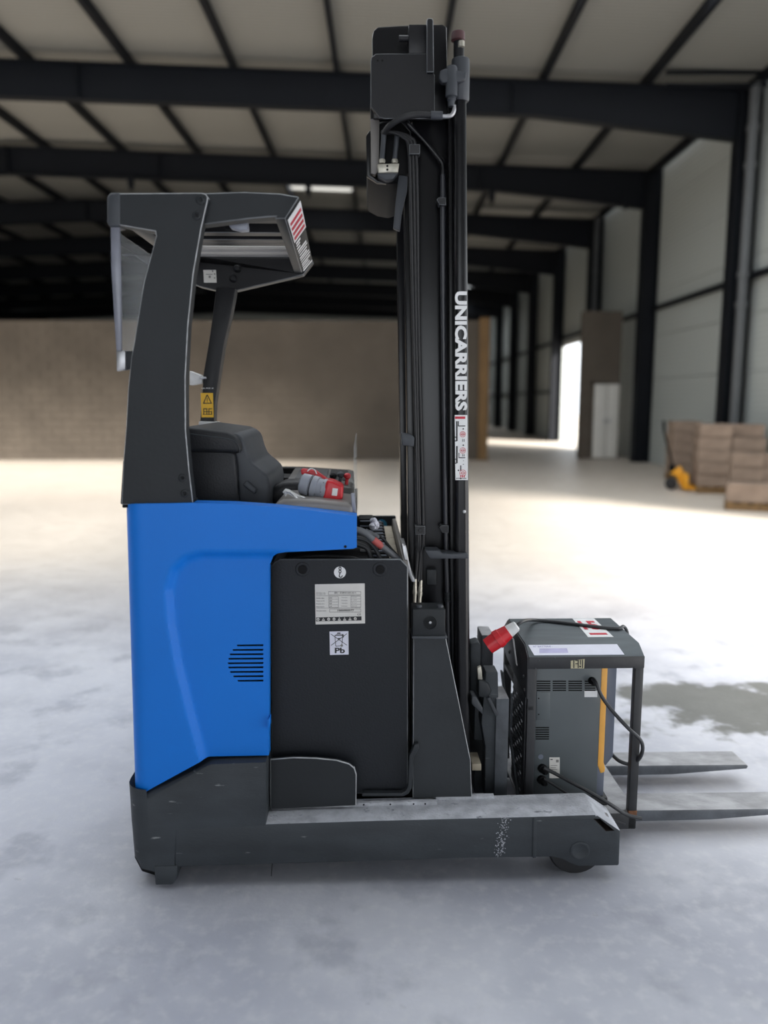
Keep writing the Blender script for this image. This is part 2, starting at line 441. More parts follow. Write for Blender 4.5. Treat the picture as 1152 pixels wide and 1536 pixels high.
for i, y in enumerate(FR):
    if i < 5: continue
    if i == 5: f = frame0
    else:
        f = frame0.copy(); C.objects.link(f)
        for ch in frame0.children:
            c = ch.copy(); C.objects.link(c); c.parent = f
    f.location = (0, y, 0); f['group'] = 'portal frames of the hall'; f['label'] = FL; frames[i] = f
# small cleats hanging below the second visible rafter
f = frames[6]; BASE[f.name] = Vector((0, FR[6], 0))
f['label'] = 'steel portal frame whose rafter has small dark cleats hanging below it'
for x in (-5.85, -1.75, 2.5, 5.6):
    p = zr(x) - .58
    bm = nb(); box(bm, x - .07, x + .07, FR[6] - .16, FR[6] - .08, p - .22, p + .02); box(bm, x - .035, x + .035, FR[6] - .18, FR[6] - .06, p - .3, p - .2)
    obj('cleat', bm, M_BEAM, f, smooth=False)
f = frames[7]; f['label'] = 'steel portal frame whose column rises behind the block-built lobby with the white door'
f = frames[8]; f['label'] = 'steel portal frame at the far jamb of the bright open doorway'
f = frames[5]; BASE[f.name] = Vector((0, FR[5], 0))
f['label'] = 'steel portal frame with the tall grey downpipe on its column'
for dz in (0, .2):
    bm = nb(); box(bm, 4.7, XW - .05, FR[5] - .32, FR[5] - .26, 6.88 - dz, 6.93 - dz); obj('eaves_strut', bm, M_BEAM, f, smooth=False)

# right wall: cladding panels, girts, openings
wr = thing('wall_right', None, None, (XW, 0, 0), kind='structure')
for i, (ya, yb) in enumerate(zip(FR, FR[1:])):
    z = (4.0 if ya > -1 else 3.4) if -5.5 < ya < 5 else 0      # unseen openings added for daylight from the right
    if abs(ya - 4.5) < .1:
        bm = nb(); box(bm, XW, XW + .1, 8.2, yb, 0, 3.99); obj('cladding_panel', bm, M_CLAD, wr, smooth=False)  # unseen panel added to keep sun off the low blocks
    while z < 6.9:
        z1 = min(z + 1.0, 7.0)
        if abs(ya - 23.7) < .1 and z1 <= 3.45 + .6:
            z = z1 if z1 < 3 else 3.4
            if z == 3.4:
                bm = nb(); box(bm, XW, XW + .08, ya + .01, yb - .01, 3.4, 4.0 - .012); box(bm, XW + .08, XW + .1, ya, yb, 3.4, 4.0); obj('cladding_panel', bm, M_CLAD, wr, smooth=False); z = 4.0
            continue
        bm = nb(); box(bm, XW, XW + .08, ya + .01, yb - .01, z, z1 - .012); box(bm, XW + .08, XW + .1, ya, yb, z, z1)
        obj('cladding_panel', bm, M_CLAD, wr, smooth=False); z = z1
bm = nb(); box(bm, XW - .11, XW, FR[0], FR[-1], 3.58, 3.68); obj('girt', bm, M_BEAM, wr, smooth=False)
bm = nb(); box(bm, XW - .11, XW, 28.5, FR[-1], 1.75, 1.83); obj('girt', bm, M_BEAM, wr, smooth=False)
# left wall
wl = thing('wall_left', None, None, (XL, 0, 0), kind='structure')
for ya, yb in zip(FR, FR[1:]):
    bm = nb(); box(bm, XL - .08, XL, ya + .01, yb - .01, 0, 7.0); obj('cladding_panel', bm, M_CLAD, wl, smooth=False)
# gable behind the camera, unseen opening added for frontal light
bm = nb(); box(bm, XL, -5, FR[0] - .1, FR[0], 0, 7.3); box(bm, -5, 4, FR[0] - .1, FR[0], 5.0, 7.3); box(bm, 4, XW, FR[0] - .1, FR[0], 0, 7.3); tag(obj('wall_front', bm, M_CLAD, smooth=False), kind='structure')
# far gable
bm = nb(); box(bm, XL, XW, FR[-1] + .1, FR[-1] + .2, 0, 7.3); tag(obj('wall_far', bm, M_CLAD, smooth=False), kind='structure')

# brown block partition across the hall
YB = 19.6
def block_wall(name, x0, x1, z1, y, th=.2, holes=()):
    wb = thing(name, None, None, (x0, y, 0), kind='structure')
    bm = nb(); box(bm, x0, x1, y + .012, y + th, 0, z1)
    obj('mortar_core', bm, M_MORT, wb, smooth=False)
    bm = nb(); h = z1 / round(z1 / .2); k = 0; z = 0
    while z < z1 - .01:
        x = x0 - (.25 if k % 2 else 0)
        while x < x1:
            a, b = max(x, x0) + .006, min(x + .5, x1) - .006
            if b > a + .02 and not any(a < hx1 and b > hx0 and z < hz for hx0, hx1, hz in holes):
                q = random.uniform(0, .006); box(bm, a, b, y + q - .004, y + .02, z + .006, z + h - .006)
            x += .5
        z += h; k += 1
    o = obj('block_courses', bm, M_BLOCK, wb, smooth=False); o['kind'] = 'stuff'
    return wb
block_wall('wall_back', -23.6, 2.62, 3.45, YB)
bm = nb(); box(bm, 2.36, 2.60, YB - .16, YB - .03, 0, 3.5); 
box(bm, 2.34, 2.62, YB - .18, YB - .02, 0, .06)
tag(obj('timber_post', bm, M_WOOD, smooth=False, bevel=.004), 'tan timber post at the end of the brown block wall', 'post')
# small block-built room against the right wall with a white double door
wp = block_wall('wall_lobby', 5.02, XI - .02, 3.72, YB + .4, holes=((5.35, 6.03, 1.9),))
dr = thing('door_1', None, None, (5.3, YB + .38, 0), kind='structure')
for a, b in ((5.36, 5.69), (5.71, 6.02)):
    bm = nb(); box(bm, a, b, YB + .34, YB + .4, .02, 1.9); o = obj('door_leaf', bm, M_DOOR, dr, bevel=.006)
    bm = nb(); xh = b - .05 if a < 5.5 else a + .05; box(bm, xh - .012, xh + .012, YB + .29, YB + .34, .9, 1.05); obj('door_handle', bm, M_STEEL, o, bevel=.003)
bm = nb(); box(bm, 5.3, 5.36, YB + .33, YB + .41, 0, 1.96); box(bm, 6.0, 6.03, YB + .33, YB + .41, 0, 1.96); box(bm, 5.3, 6.03, YB + .33, YB + .41, 1.9, 1.96)
obj('door_frame', bm, M_MORT, dr, smooth=False)

# downpipes
def downpipe(y, x, r, label, zs):
    t = thing('downpipe', label, 'pipe', (x, y, 0))
    bm = nb(); tube(bm, [(x, y, 0), (x, y, 3), (x, y, 6.35), (x + .02, y + .02, 6.6), (x + .06, y + .04, 6.75)], r, n=14, k=5); obj('pipe', bm, M_PIPE, t)
    for z in zs:
        bm = nb(); cyl(bm, (x, y, z), (x, y, z + .09), r * 1.25, n=14); box(bm, x - .02, x + .02, y, y + .13, z + .02, z + .07); obj('pipe_clip', bm, M_PIPE, t)
downpipe(FR[5] - .27, 6.22, .085, 'tall grey downpipe on the steel column behind the block stacks', (.8, 3.1, 3.6, 5.4, 6.0))
downpipe(FR[7] - .25, 6.2, .07, 'grey downpipe on the column above the block-built lobby', (3.9, 5.2))

# stacks of concrete blocks on pallets
PB0 = None
def stack(label, corner, yaw, nx, ny, nz, rag, bl=(.5, .25, .2)):
    fr = Matrix.Translation(Vector(corner)) @ Matrix.Rotation(yaw, 4, 'Z')
    t = thing('block_stack', label, 'blocks', (0, 0, 0), fr)
    L = bl[0] * nx; Dp = bl[1] * ny
    bm = nb()
    for k in range(3): box(bm, 0, L, k * (Dp - .1) / 2, k * (Dp - .1) / 2 + .1, 0, .09)
    n = max(4, int(L / .16))
    for k in range(n): box(bm, k * (L - .1) / (n - 1), k * (L - .1) / (n - 1) + .1, 0, Dp, .09, .11)
    obj('pallet', bm, M_WOOD, t, smooth=False)
    bm = nb(); box(bm, .004, bl[0] - .004, .004, bl[1] - .004, .003, bl[2] - .003)
    first = None
    for k in range(nz):
        for i in range(nx):
            for j in range(ny):
                if k >= nz - rag.get((i, j), 0): continue
                if 0 < i < nx - 1 and 0 < j < ny - 1 and k < nz - 2: continue
                if first is None:
                    first = obj('block', bm, M_PALB, t, bevel=.006, seg=1); o = first
                else: o = first.copy(); C.objects.link(o)
                o.location = (i * bl[0] + random.uniform(-.008, .008), j * bl[1] + random.uniform(-.012, .008), .11 + k * bl[2])
    return t
p = WZ(1044, 740, 0); SA = p
stack('tall ragged stack of beige concrete blocks on a pallet entered by the yellow pallet jack', p, math.radians(-16), 2, 4, 5, {(1, 0): 1, (0, 1): 0, (1, 3): 1})
p = WZ(1088, 765, 0); stack('long low row of beige concrete blocks lying on a pallet before the tall stack', p, math.radians(-20), 2, 1, 1, {}, (.6, .3, .26))
p = WZ(1094, 751, 0); stack('medium stack of beige concrete blocks between the low row and the tall stack', p, math.radians(-16), 2, 1, 3, {}, (.44, .22, .2))
p = WZ(1008, 721, 0); stack('dark block stack against the wall behind the pallet jack', p, math.radians(-4), 1, 2, 5, {})

# yellow pallet jack, its forks run into the pallet of the tall stack
fr = Matrix.Translation(SA) @ Matrix.Rotation(math.radians(-16), 4, 'Z') @ Matrix.Translation((-.40, .5, 0))
t = thing('pallet_jack', 'yellow hand pallet jack with black handle beside the tall block stack', 'pallet jack', (0, 0, 0), fr)
bm = nb(); poly(bm, [(.02, -.1, .28), (.18, -.1, .40), (.24, -.1, .30), (.36, -.1, .06), (.20, -.1, .06), (.12, -.1, .24)], (0, .2, 0)); obj('frame', bm, M_JACKY, t, bevel=.01)
for y in (-.3, .12):
    bm = nb(); box(bm, .26, 1.3, y, y + .16, .03, .085); obj('fork', bm, M_JACKY, t, bevel=.01)
bm = nb(); box(bm, .22, .3, -.3, .28, .03, .28); obj('head', bm, M_JACKY, t, bevel=.01)
for y in (-.08, .03):
    bm = nb(); cyl(bm, (.05, y, .1), (.05, y + .05, .1), .1, n=18); obj('wheel', bm, M_RUB, t, bevel=.01)
bm = nb(); cyl(bm, (.08, 0, .25), (.04, 0, .42), .05); obj('pump', bm, M_DEEP, t)
bm = nb(); tube(bm, [(.07, 0, .38), (-.1, 0, .95)], .017, straight=True); o = obj('handle', bm, M_DEEP, t)
bm = nb(); tube(bm, [(-.1, 0, .94), (-.105, -.09, .99), (-.115, -.1, 1.1), (-.12, 0, 1.15), (-.115, .1, 1.1), (-.105, .09, .99), (-.1, 0, .94)], .016); obj('grip_loop', bm, M_DEEP, o)

# =================================================================== REACH TRUCK
T = thing('reach_truck', 'blue and black reach truck with tall black mast and overhead guard, parked on the concrete', 'reach truck', (0, 0, 0), MT)
TW = 1.16                                                      # overall width

# --- chassis
def rounded_side(px, d0, d1, rx, dref):
    """side outline whose rear (low x) end is rounded in plan at both sides"""
    pts = [U(x, y, dref) for x, y in px]
    xm = min(p.x for p in pts); layers = []
    N = 6
    for k in range(N + 1):
        a = math.pi / 2 * k / N; layers.append((d0 + rx * (1 - math.cos(a)), rx * (1 - math.sin(a))))
    layers = layers + [(d1 - (d - d0), s) for d, s in reversed(layers)]
    bm = nb(); rings = []
    for d, s in layers:
        rings.append([bm.verts.new((max(p.x, xm + s + (p.x - xm) * .15), d, p.z)) for p in pts])
    n = len(pts)
    bm.faces.new(rings[0]); bm.faces.new(list(reversed(rings[-1])))
    for u, v in zip(rings, rings[1:]):
        for i in range(n): bm.faces.new((u[(i + 1) % n], u[i], v[i], v[(i + 1) % n]))
    return bm
bm = rounded_side([(188, 1180), (198, 1197), (312, 1145), (318, 1142), (400, 1139), (400, 1233), (266, 1241), (264, 1303), (236, 1303), (212, 1300), (200, 1288), (193, 1240)], 0, TW, .07, .02)
obj('rear_skirt', bm, M_CHASSIS, T, bevel=.004)
bm = nb(); pp(bm, [(200, 1285), (262, 1290), (262, 1312), (232, 1314), (212, 1308)], .05, TW - .05); obj('rear_bumper', bm, M_DEEP, T, bevel=.006)
bm = nb(); pp(bm, [(231, 1300), (266, 1299), (265, 1318), (259, 1327), (233, 1328)], -.004, .10); obj('ground_foot', bm, M_CHASSIS, T, bevel=.004)
LEG = [(262, 1242), (400, 1236), (560, 1231), (800, 1225), (895, 1222), (931, 1246), (929, 1299), (868, 1300), (856, 1296), (844, 1289), (828, 1286), (700, 1288), (262, 1301)]
bm = nb(); pp(bm, LEG, .0, .14)
leg = obj('load_leg', bm, [M_CHASSIS, M_DUST], T, bevel=.006)
for pl in leg.data.polygons:
    if pl.normal.z > .45: pl.material_index = 1
far_leg = leg.copy(); C.objects.link(far_leg); far_leg.location.y = TW - .14
far_leg.data = leg.data
# sloping slot in the leg end
bm = nb(); pp(bm, [(890, 1228), (900, 1228), (922, 1246), (909, 1247)], -.02, .09, 0); 
leg.data = leg.data.copy(); leg.data.materials.append(M_RUSTD)
cut(leg, bm, M_RUSTD)
bm = nb(); pp(bm, [(906, 1224), (913, 1224), (917, 1248), (910, 1248)], .05, .07); obj('slot_rib', bm, M_STEEL, leg)
bm = nb(); pp(bm, [(800, 1226), (805, 1226), (804, 1287), (799, 1287)], -.003, .0); obj('weld_seam', bm, M_CHASSIS, leg, bevel=.001)
cx = U(870, 1276, 0)
bm = nb(); lathe(bm, (cx.x, .0, cx.z), (0, -1, 0), [(0, .031), (.002, .031), (.003, .027), (.003, .024), (.0015, .022), (.0015, 0)], 24); obj('axle_cover', bm, M_CHASSIS, leg)
# dusty strips and battery roller rail on the leg
zt = U(560, 1231, 0).z
a = UZ(405, 1212, zt).x; b = UZ(655, 1207, zt).x
bm = nb(); box(bm, a, b, .085, .105, zt - .002, zt + .012); r_ = obj('battery_rail', bm, M_DUST, T, bevel=.002)
for q in (.36, .56, .72, .86, .93):
    bm = nb(); x = a + (b - a) * q; cyl(bm, (x, .0845, zt + .006), (x, .0855, zt + .006), .003, n=8); obj('rail_hole', bm, M_DEEP, r_)
bm = nb(); box(bm, b, UZ(742, 1200, zt).x, .115, .14, zt, zt + .01); obj('top_strip', bm, M_DUST, T, bevel=.002)
# wheels
for y0 in (.03, TW - .13):
    r = cx.z if False else .092
    bm = nb(); lathe(bm, (cx.x, y0, r), (0, 1, 0), [(0, .05), (.004, .086), (.012, r), (.088, r), (.096, .086), (.1, .05)], 32); o = obj('load_wheel', bm, M_RUB, T)
    bm = nb(); lathe(bm, (cx.x, y0 - .002, r), (0, 1, 0), [(0, .05), (.104, .05)], 24); obj('hub', bm, M_STEEL, o)
dw = U(330, 1290, .3)
bm = nb(); lathe(bm, (dw.x, .42, .15), (0, 1, 0), [(0, .09), (.01, .14), (.02, .15), (.1, .15), (.11, .14), (.12, .09)], 32); obj('drive_wheel', bm, M_RUB, T)
bm = nb(); box(bm, dw.x - .12, dw.x + .12, .35, .62, .14, .45); obj('drive_housing', bm, M_DEEP, T, bevel=.01)
# base plate between the legs under the cab
p0 = U(270, 1290, 0); p1 = U(410, 1230, 0)
bm = nb(); box(bm, p0.x, p1.x + .02, .16, TW - .16, p0.z + .02, p1.z); obj('base_plate', bm, M_DEEP, T)
bm = nb(); box(bm, p1.x, U(705, 1195, .2).x, .14, TW - .14, p1.z - .05, p1.z - .02); obj('battery_tray', bm, M_DEEP, T)

# --- blue side panel (grid with a pressed-in recess)
TOPC = [(183, 764), (186, 758), (200, 756), (290, 754.5), (350, 756), (410, 760), (470, 766), (535, 774)]
BOTC = [(183, 1189), (199, 1193), (215, 1184), (300, 1143), (312, 1139.5), (402, 1138), (403, 850), (407, 838), (415, 831), (430, 828), (445, 827.5), (530, 823), (535, 821)]
def interp(c, x):
    for (a, ya), (b, yb) in zip(c, c[1:]):
        if x <= b: return ya + (yb - ya) * max(0, (x - a)) / (b - a)
    return c[-1][1]
REC = [(440, 829), (300, 829), (275, 836), (256, 855), (247, 885), (250, 935), (261, 1000), (279, 1070), (303, 1150)]
def recd(x, y):
    best = 1e9
    for (ax, ay), (bx, by) in zip(REC, REC[1:]):
        dx, dy = bx - ax, by - ay; t = max(0, min(1, ((x - ax) * dx + (y - ay) * dy) / (dx * dx + dy * dy)))
        best = min(best, math.hypot(x - ax - t * dx, y - ay - t * dy))
    xb = interp([(829, 440), (829.01, 300), (836, 275), (855, 256), (885, 247), (935, 250), (1000, 261), (1070, 279), (1150, 303)], y) if y > 829 else 1e9
    return best if x > xb else -best
cols = [183, 185, 187, 190, 193, 197, 202, 207, 213] + [217 + 4 * i for i in range(47)] + [402, 403, 405, 407, 410, 414, 418, 424, 430, 440, 455, 470, 485, 500, 515, 530, 535]
NR = 110
D0, D1, RR = .012, .075, 26.0
N1, N2 = 24, 84
def split(x): return 850.0 if x <= 403 else interp(BOTC, x)
bm = nb(); G = []; B = []
for x in cols:
    ty, sy_, by = interp(TOPC, x), split(x), interp(BOTC, x)
    ys = [ty + (sy_ - ty) * k / N1 for k in range(N1 + 1)]
    if x <= 402: ys += [sy_ + (by - sy_) * k / N2 for k in range(1, N2 + 1)]
    g = []; bk = []
    for y in ys:
        q_ = max(0, min(1, (recd(x, y) + 3) / 13)); q_ = q_ * q_ * (3 - 2 * q_)
        u = max(0, 1 - (x - 183) / RR)
        rnd = .05 * (1 - math.sqrt(max(0, 1 - u * u)))
        xx = x + (y - 762) * .0325 * max(0, 1 - (x - 183) / 120)         # rear edge leans in towards the floor
        p = U(xx, y, D0); g.append(bm.verts.new((p.x, D0 + rnd + .022 * q_, p.z)))
        bk.append(bm.verts.new((p.x, D1, p.z)))
    G.append(g); B.append(bk)
n = len(cols)
for i in range(n - 1):
    m_ = min(len(G[i]), len(G[i + 1])) - 1
    for k in range(m_):
        bm.faces.new((G[i][k], G[i][k + 1], G[i + 1][k + 1], G[i + 1][k])); bm.faces.new((B[i][k], B[i + 1][k], B[i + 1][k + 1], B[i][k + 1]))
    bm.faces.new((G[i][0], G[i + 1][0], B[i + 1][0], B[i][0])); bm.faces.new((G[i][m_], B[i][m_], B[i + 1][m_], G[i + 1][m_]))
    for k in range(m_, len(G[i]) - 1): bm.faces.new((G[i][k], G[i][k + 1], B[i][k + 1], B[i][k]))
for k in range(len(G[0]) - 1): bm.faces.new((G[0][k], B[0][k], B[0][k + 1], G[0][k + 1]))
for k in range(len(G[-1]) - 1): bm.faces.new((G[-1][k], G[-1][k + 1], B[-1][k + 1], B[-1][k]))
side = obj('side_panel', bm, [M_BLUE, M_DEEP], T, label='blue painted side panel with pressed recess')
side.data.set_sharp_from_angle(angle=math.radians(50))
bm = nb()
SL = [(968, 355), (974.8, 348.5), (981.4, 344.5), (988, 342.3), (994.7, 341.5), (1001, 342.3), (1007.8, 344.8), (1014.4, 349.5), (1021, 356)]
for y, x0 in SL:
    pp(bm, [(x0, y - 1.3 + .3), (395, y - 1.6), (395, y + 1.2), (x0 + 1, y + 1.4)], -.02, .06, D0 + .022)
cut(side, bm, M_DEEP)
c = U(367, 995, .04); bm = nb(); lathe(bm, (c.x, .050, c.z), (0, 1, 0), [(0, .012), (.002, .026), (.006, .030), (.012, .030)], 20); obj('vent_fan', bm, M_GREYP, side)
c = U(518, 820, D0); bm = nb(); cyl(bm, (c.x, D0 - .001, c.z), (c.x, D0 + .004, c.z), .0045, n=12); obj('screw', bm, M_DEEP, side)
# far side panel and rear panel, plain
bm = nb(); pp(bm, [(200, 757), (290, 755), (410, 760), (515, 771), (515, 822), (410, 830), (402, 1138), (312, 1140), (205, 1190)], TW - .07, TW - .012, D0); obj('side_panel', bm, M_BLUE, T, bevel=.006)
a = U(186, 760, D0); b = U(200, 1190, D0)
bm = nb(); poly(bm, [(a.x - .0, .06, a.z), (a.x + .03, .06, a.z), (b.x + .03, .06, b.z), (b.x, .06, b.z)], (0, TW - .12, 0)); obj('rear_panel', bm, M_BLUE, T, bevel=.004)
bm = nb(); pp(bm, [(200, 750), (290, 748), (410, 750), (518, 757), (519, 790), (205, 775)], TW - .075, TW - .005, D0); obj('far_trim', bm, M_DEEP, T, bevel=.004)
# small blue hinge tab at the panel edge
bm = nb(); pp(bm, [(401, 1080), (405, 1076), (405, 1090), (401, 1094)], .02, .05); obj('hinge_tab', bm, M_BLUE, T, bevel=.001)
# inner cab
pa = U(215, 775, .07); pb = U(402, 1138, .07); pc = U(533, 790, .07); pd = U(533, 822, .07)
bm = nb(); box(bm, pa.x, U(398, 900, .07).x, .07, TW - .07, pb.z, pa.z); obj('cab_tub', bm, M_DEEP, T)
bm = nb(); box(bm, U(398, 900, .07).x, pc.x, .07, TW - .07, pd.z + .005, pc.z); obj('cab_front_tub', bm, M_DEEP, T)

# --- overhead guard
GP = [(163, 295), (167, 290), (303, 289), (309, 291), (312, 296), (311, 303), (302, 342), (290, 411), (282, 489), (278, 567), (278.5, 645), (284, 707), (290, 757),
      (182, 757), (185, 690), (189, 640), (192, 582), (197, 535), (201, 515), (215, 426), (234, 354), (233, 347), (181, 338), (166, 338), (163, 333)]
bm = nb(); pp(bm, GP, .025, .075); pil = obj('guard_pillar', bm, M_CHAR, T, bevel=.0022, seg=1, worn=M_EDGEHI, label='broad near side guard pillar plate')
for x, y in ((301, 300), (295.5, 323.5), (274, 717), (277.5, 740)):
    c = U(x, y, .025); bm = nb(); lathe(bm, (c.x, .026, c.z), (0, -1, 0), [(0, .0125), (.003, .0125), (.0042, .0105), (.0042, .006), (.001, .005), (.001, 0)], 20); obj('bolt', bm, M_CHAR, pil)
bm = nb(); pp(bm, [(160, 295), (164, 289), (180, 288), (180, 340), (164, 340), (160, 334)], .022, .08); obj('corner_cap', bm, M_SEATG, pil, bevel=.012, seg=3)
bm = nb(); pp(bm, [(180, 757), (184, 690), (189, 690), (189, 757)], .05, .2); obj('rear_trim', bm, M_DEEP, T, bevel=.006)
bm = nb(); pp(bm, [(183, 750), (291, 750), (291, 758), (183, 762)], .03, .09); obj('pillar_base', bm, M_DEEP, T, bevel=.003)
NB_ = [(296, 290), (365, 287.5), (420, 290), (449, 295), (428, 327), (424, 325), (416, 325), (403, 325.5), (375, 328), (303, 337)]
bm = nb(); pp(bm, NB_, .05, .10); obj('guard_beam', bm, M_CHAR, T, bevel=.003, seg=1, worn=M_EDGE)
ztop = U(300, 290, .05).z
FB = .88
xs = U(185, 386, FB)
fb = [U(x, y, FB) for x, y in ((178, 366), (223, 399), (300, 430), (330, 437), (354, 436), (440, 416), (455, 412), (470, 393))]
fbt = [Vector((fb[-1].x - .02, FB, ztop - .01)), Vector((fb[0].x, FB, ztop - .01))]
bm = nb(); poly(bm, fb + fbt, (0, .05, 0)); fbeam = obj('guard_beam', bm, M_BLACK, T, bevel=.003, seg=1, worn=M_EDGE)
patch('sticker', [(305, 405), (324, 405), (325, 424), (306, 424)], FB, M_PAPER, fbeam)
for k, (x0, y0, x1, y1) in enumerate(((309, 411, 319, 412), (313, 413.5, 316, 417), (318, 405.5, 320, 408), (321, 410, 323, 412), (321, 416, 323, 418))):
    patch('print', rect(x0, y0, x1, y1), FB - .0009, M_INKG, fbeam)
for x, y in ((356, 403), (350, 418)):
    c = U(x, y, FB); bm = nb(); lathe(bm, (c.x, FB + .001, c.z), (0, -1, 0), [(0, .016), (.012, .014), (.02, .008), (.021, 0)], 16); obj('bolt_cap', bm, M_BLACK, fbeam)
# front fascia between the beams, leaning forward at the top
n0, n1, f0, f1 = U(449, 295, .05), U(428, 328, .05), U(470, 394, FB + .05), U(454, 413, FB + .05)
fx = Vector((-.03, 0, .0))
bm = nb()
q = [n1, n0, f0, f1]; A_ = [bm.verts.new(v) for v in q]; B_ = [bm.verts.new(v + fx) for v in q]
bm.faces.new(A_); bm.faces.new(list(reversed(B_)))
for i in range(4): bm.faces.new((A_[i], B_[i], B_[(i + 1) % 4], A_[(i + 1) % 4]))
fas = obj('front_fascia', bm, M_CHAR, T, bevel=.002, seg=1, worn=M_EDGE)
nf = (n0 - n1).cross(f1 - n1).normalized(); nf = nf if nf.x > 0 else -nf
def FQ(u, v): return (n1 * (1 - v) + n0 * v) * (1 - u) + (f1 * (1 - v) + f0 * v) * u   # u: across, v: up
def fpatch(name, u0, u1, v0, v1, m, t=.0012, t0=0):
    t0 = t0 + .0025
    bm = nb(); poly(bm, [FQ(u0, v0) + nf * t0, FQ(u1, v0) + nf * t0, FQ(u1, v1) + nf * t0, FQ(u0, v1) + nf * t0], nf * t); return obj(name, bm, m, fas, smooth=False)
fpatch('warning_label', .03, .36, .06, .97, M_WHITE)
for k in range(4):
    fpatch('print', .09 + k * .068, .125 + k * .068, .12, .9, M_REDP, .0005, .0012)
for k in range(13):
    u = .385 + k * .043
    fpatch('print', u, u + (.022 if k % 3 else .03), .10 + .05 * random.random(), (.62 if k < 3 else .9) - .25 * random.random(), M_WHITE, .0006)
# slats and rear beam
xr = U(172, 300, .05).x
bm = nb(); box(bm, xr, xr + .05, .07, FB + .02, ztop - .07, ztop - .005); obj('rear_beam', bm, M_BLACK, T, bevel=.006)
# dried splash of dust down the leg side
bm = nb(); rs = random.Random(3)
for k in range(150):
    y = 1222 + 63 * rs.random(); x = 757 + rs.gauss(0, 4) - (y - 1222) * .12; w_ = .35 + .7 * rs.random()
    flat(bm, [U(x + w_ * math.cos(t), y + w_ * math.sin(t), 0) for t in (0, 1.4, 2.9, 4.4)], NEAR, .0008)
o = obj('dust_splash', bm, M_DUST, leg, smooth=False); o['kind'] = 'stuff'
M_SLATL = mat('pale slat paint', srgb(176, 172, 168), .5, var=.06, vscale=10)  # far slats, paler than the near black ones
for d, wd, h in ((.14, .05, .03), (.245, .05, .045), (.35, .05, .045), (.455, .045, .035), (.60, .03, .012), (.69, .04, .014), (.78, .045, .014)):
    xe = FQ(min(1, (d - .05) / (FB)), .5).x - .02
    bm = nb(); box(bm, xr + .04, xe, d, d + wd, ztop - .02 - h, ztop - .02); obj('guard_slat', bm, M_BLACK if d < .5 else M_SLATL, T, bevel=.002, seg=1, worn=M_EDGE if d < .5 else None)
bm = nb(); pp(bm, [(342, 336), (350, 330), (370, 329), (372, 344), (360, 345), (345, 341)], .12, .16); o = obj('work_lamp', bm, M_GREYP, T, bevel=.004)
c = U(343, 338, .12); bm = nb(); cyl(bm, (c.x - .012, .14, c.z), (c.x + .004, .14, c.z), .008); obj('lamp_plug', bm, M_DEEP, o)
# far pillar with warning sticker
FP = [(324, 430), (354, 432), (347, 470), (337, 512), (329, 562), (322.5, 605), (321, 645), (321, 770), (298, 770), (299, 645), (302, 605), (305, 560), (312, 520), (318, 480)]
bm = nb(); pp(bm, FP, FB - .03, FB + .03); fp = obj('guard_pillar', bm, M_BLACK, T, bevel=.006, label='slim far side guard pillar with yellow warning sticker')
d = FB - .03
patch('warning_sticker', [(301, 589.5), (319.5, 589.5), (320.5, 626), (302.5, 626)], d, M_YEL, fp, .001)
for pts in ([(310, 592), (311.5, 592), (306, 605), (304.5, 605)], [(310, 592), (311.5, 592), (318, 605), (316.5, 605)], [(304.5, 604.3), (318, 604.3), (318, 605.6), (304.5, 605.6)], rect(310.3, 597, 311.4, 601.5), rect(310.3, 602.3, 311.4, 603.4),
            rect(305, 612.5, 306.3, 622), rect(305, 612.5, 311, 613.8), rect(309.6, 612.5, 310.8, 622), rect(312.8, 612.5, 314, 622), rect(312.8, 612.5, 318, 613.8), rect(305, 617, 318, 618), rect(304, 621, 318.5, 622), rect(316.8, 616.5, 318, 622)):
    patch('print', pts, d - .001, M_INK, fp, .0004)
text('print', 'UN. POS. H', U(302.5, 583.5, d), (1, 0, 0), (0, 0, 1), .0055, M_WHITE, fp, length=.045)
bm = nb(); pp(bm, [(298, 632), (326, 633), (326, 650), (298, 650)], d - .02, d + .04); obj('pillar_foot', bm, M_WCAP, T, bevel=.003)
bm = nb(); pp(bm, [(284, 556), (289, 558), (302, 563), (302, 575), (291, 577), (284, 578)], d - .02, d + .03); o = obj('screen_clamp', bm, M_WCAP, T, bevel=.004)
bm = nb(); a = U(300, 567, d - .025); cyl(bm, a, a + Vector((.024, 0, .0)), .004, n=10); obj('clamp_screw', bm, M_STEEL, o)
# clear rear screen: edge channel, pane, bracket
bm = nb(); pp(bm, [(165, 338), (179, 338), (181, 430), (182, 530), (174, 530), (170, 470), (166, 400)], .03, .045); obj('screen_edge', bm, M_SMOKE, T, bevel=.005)
a = U(170, 345, .04); b = U(176, 528, .04)
bm = nb(); poly(bm, [(a.x, .045, a.z), (a.x + .005, .045, a.z), (b.x + .005, .045, b.z), (b.x, .045, b.z)], (0, FB - .06, 0)); obj('rear_screen', bm, M_CLEAR, T, smooth=False)
bm = nb(); pp(bm, [(174, 527), (200, 526), (196, 553), (188, 555), (175, 557)], .035, .06); o = obj('screen_bracket', bm, M_CHAR, T, bevel=.003)
bm = nb(); pp(bm, [(174, 527), (188, 526), (188, 554), (175, 557)], .025, .036); obj('bracket_plate', bm, M_STEEL, o, bevel=.002)

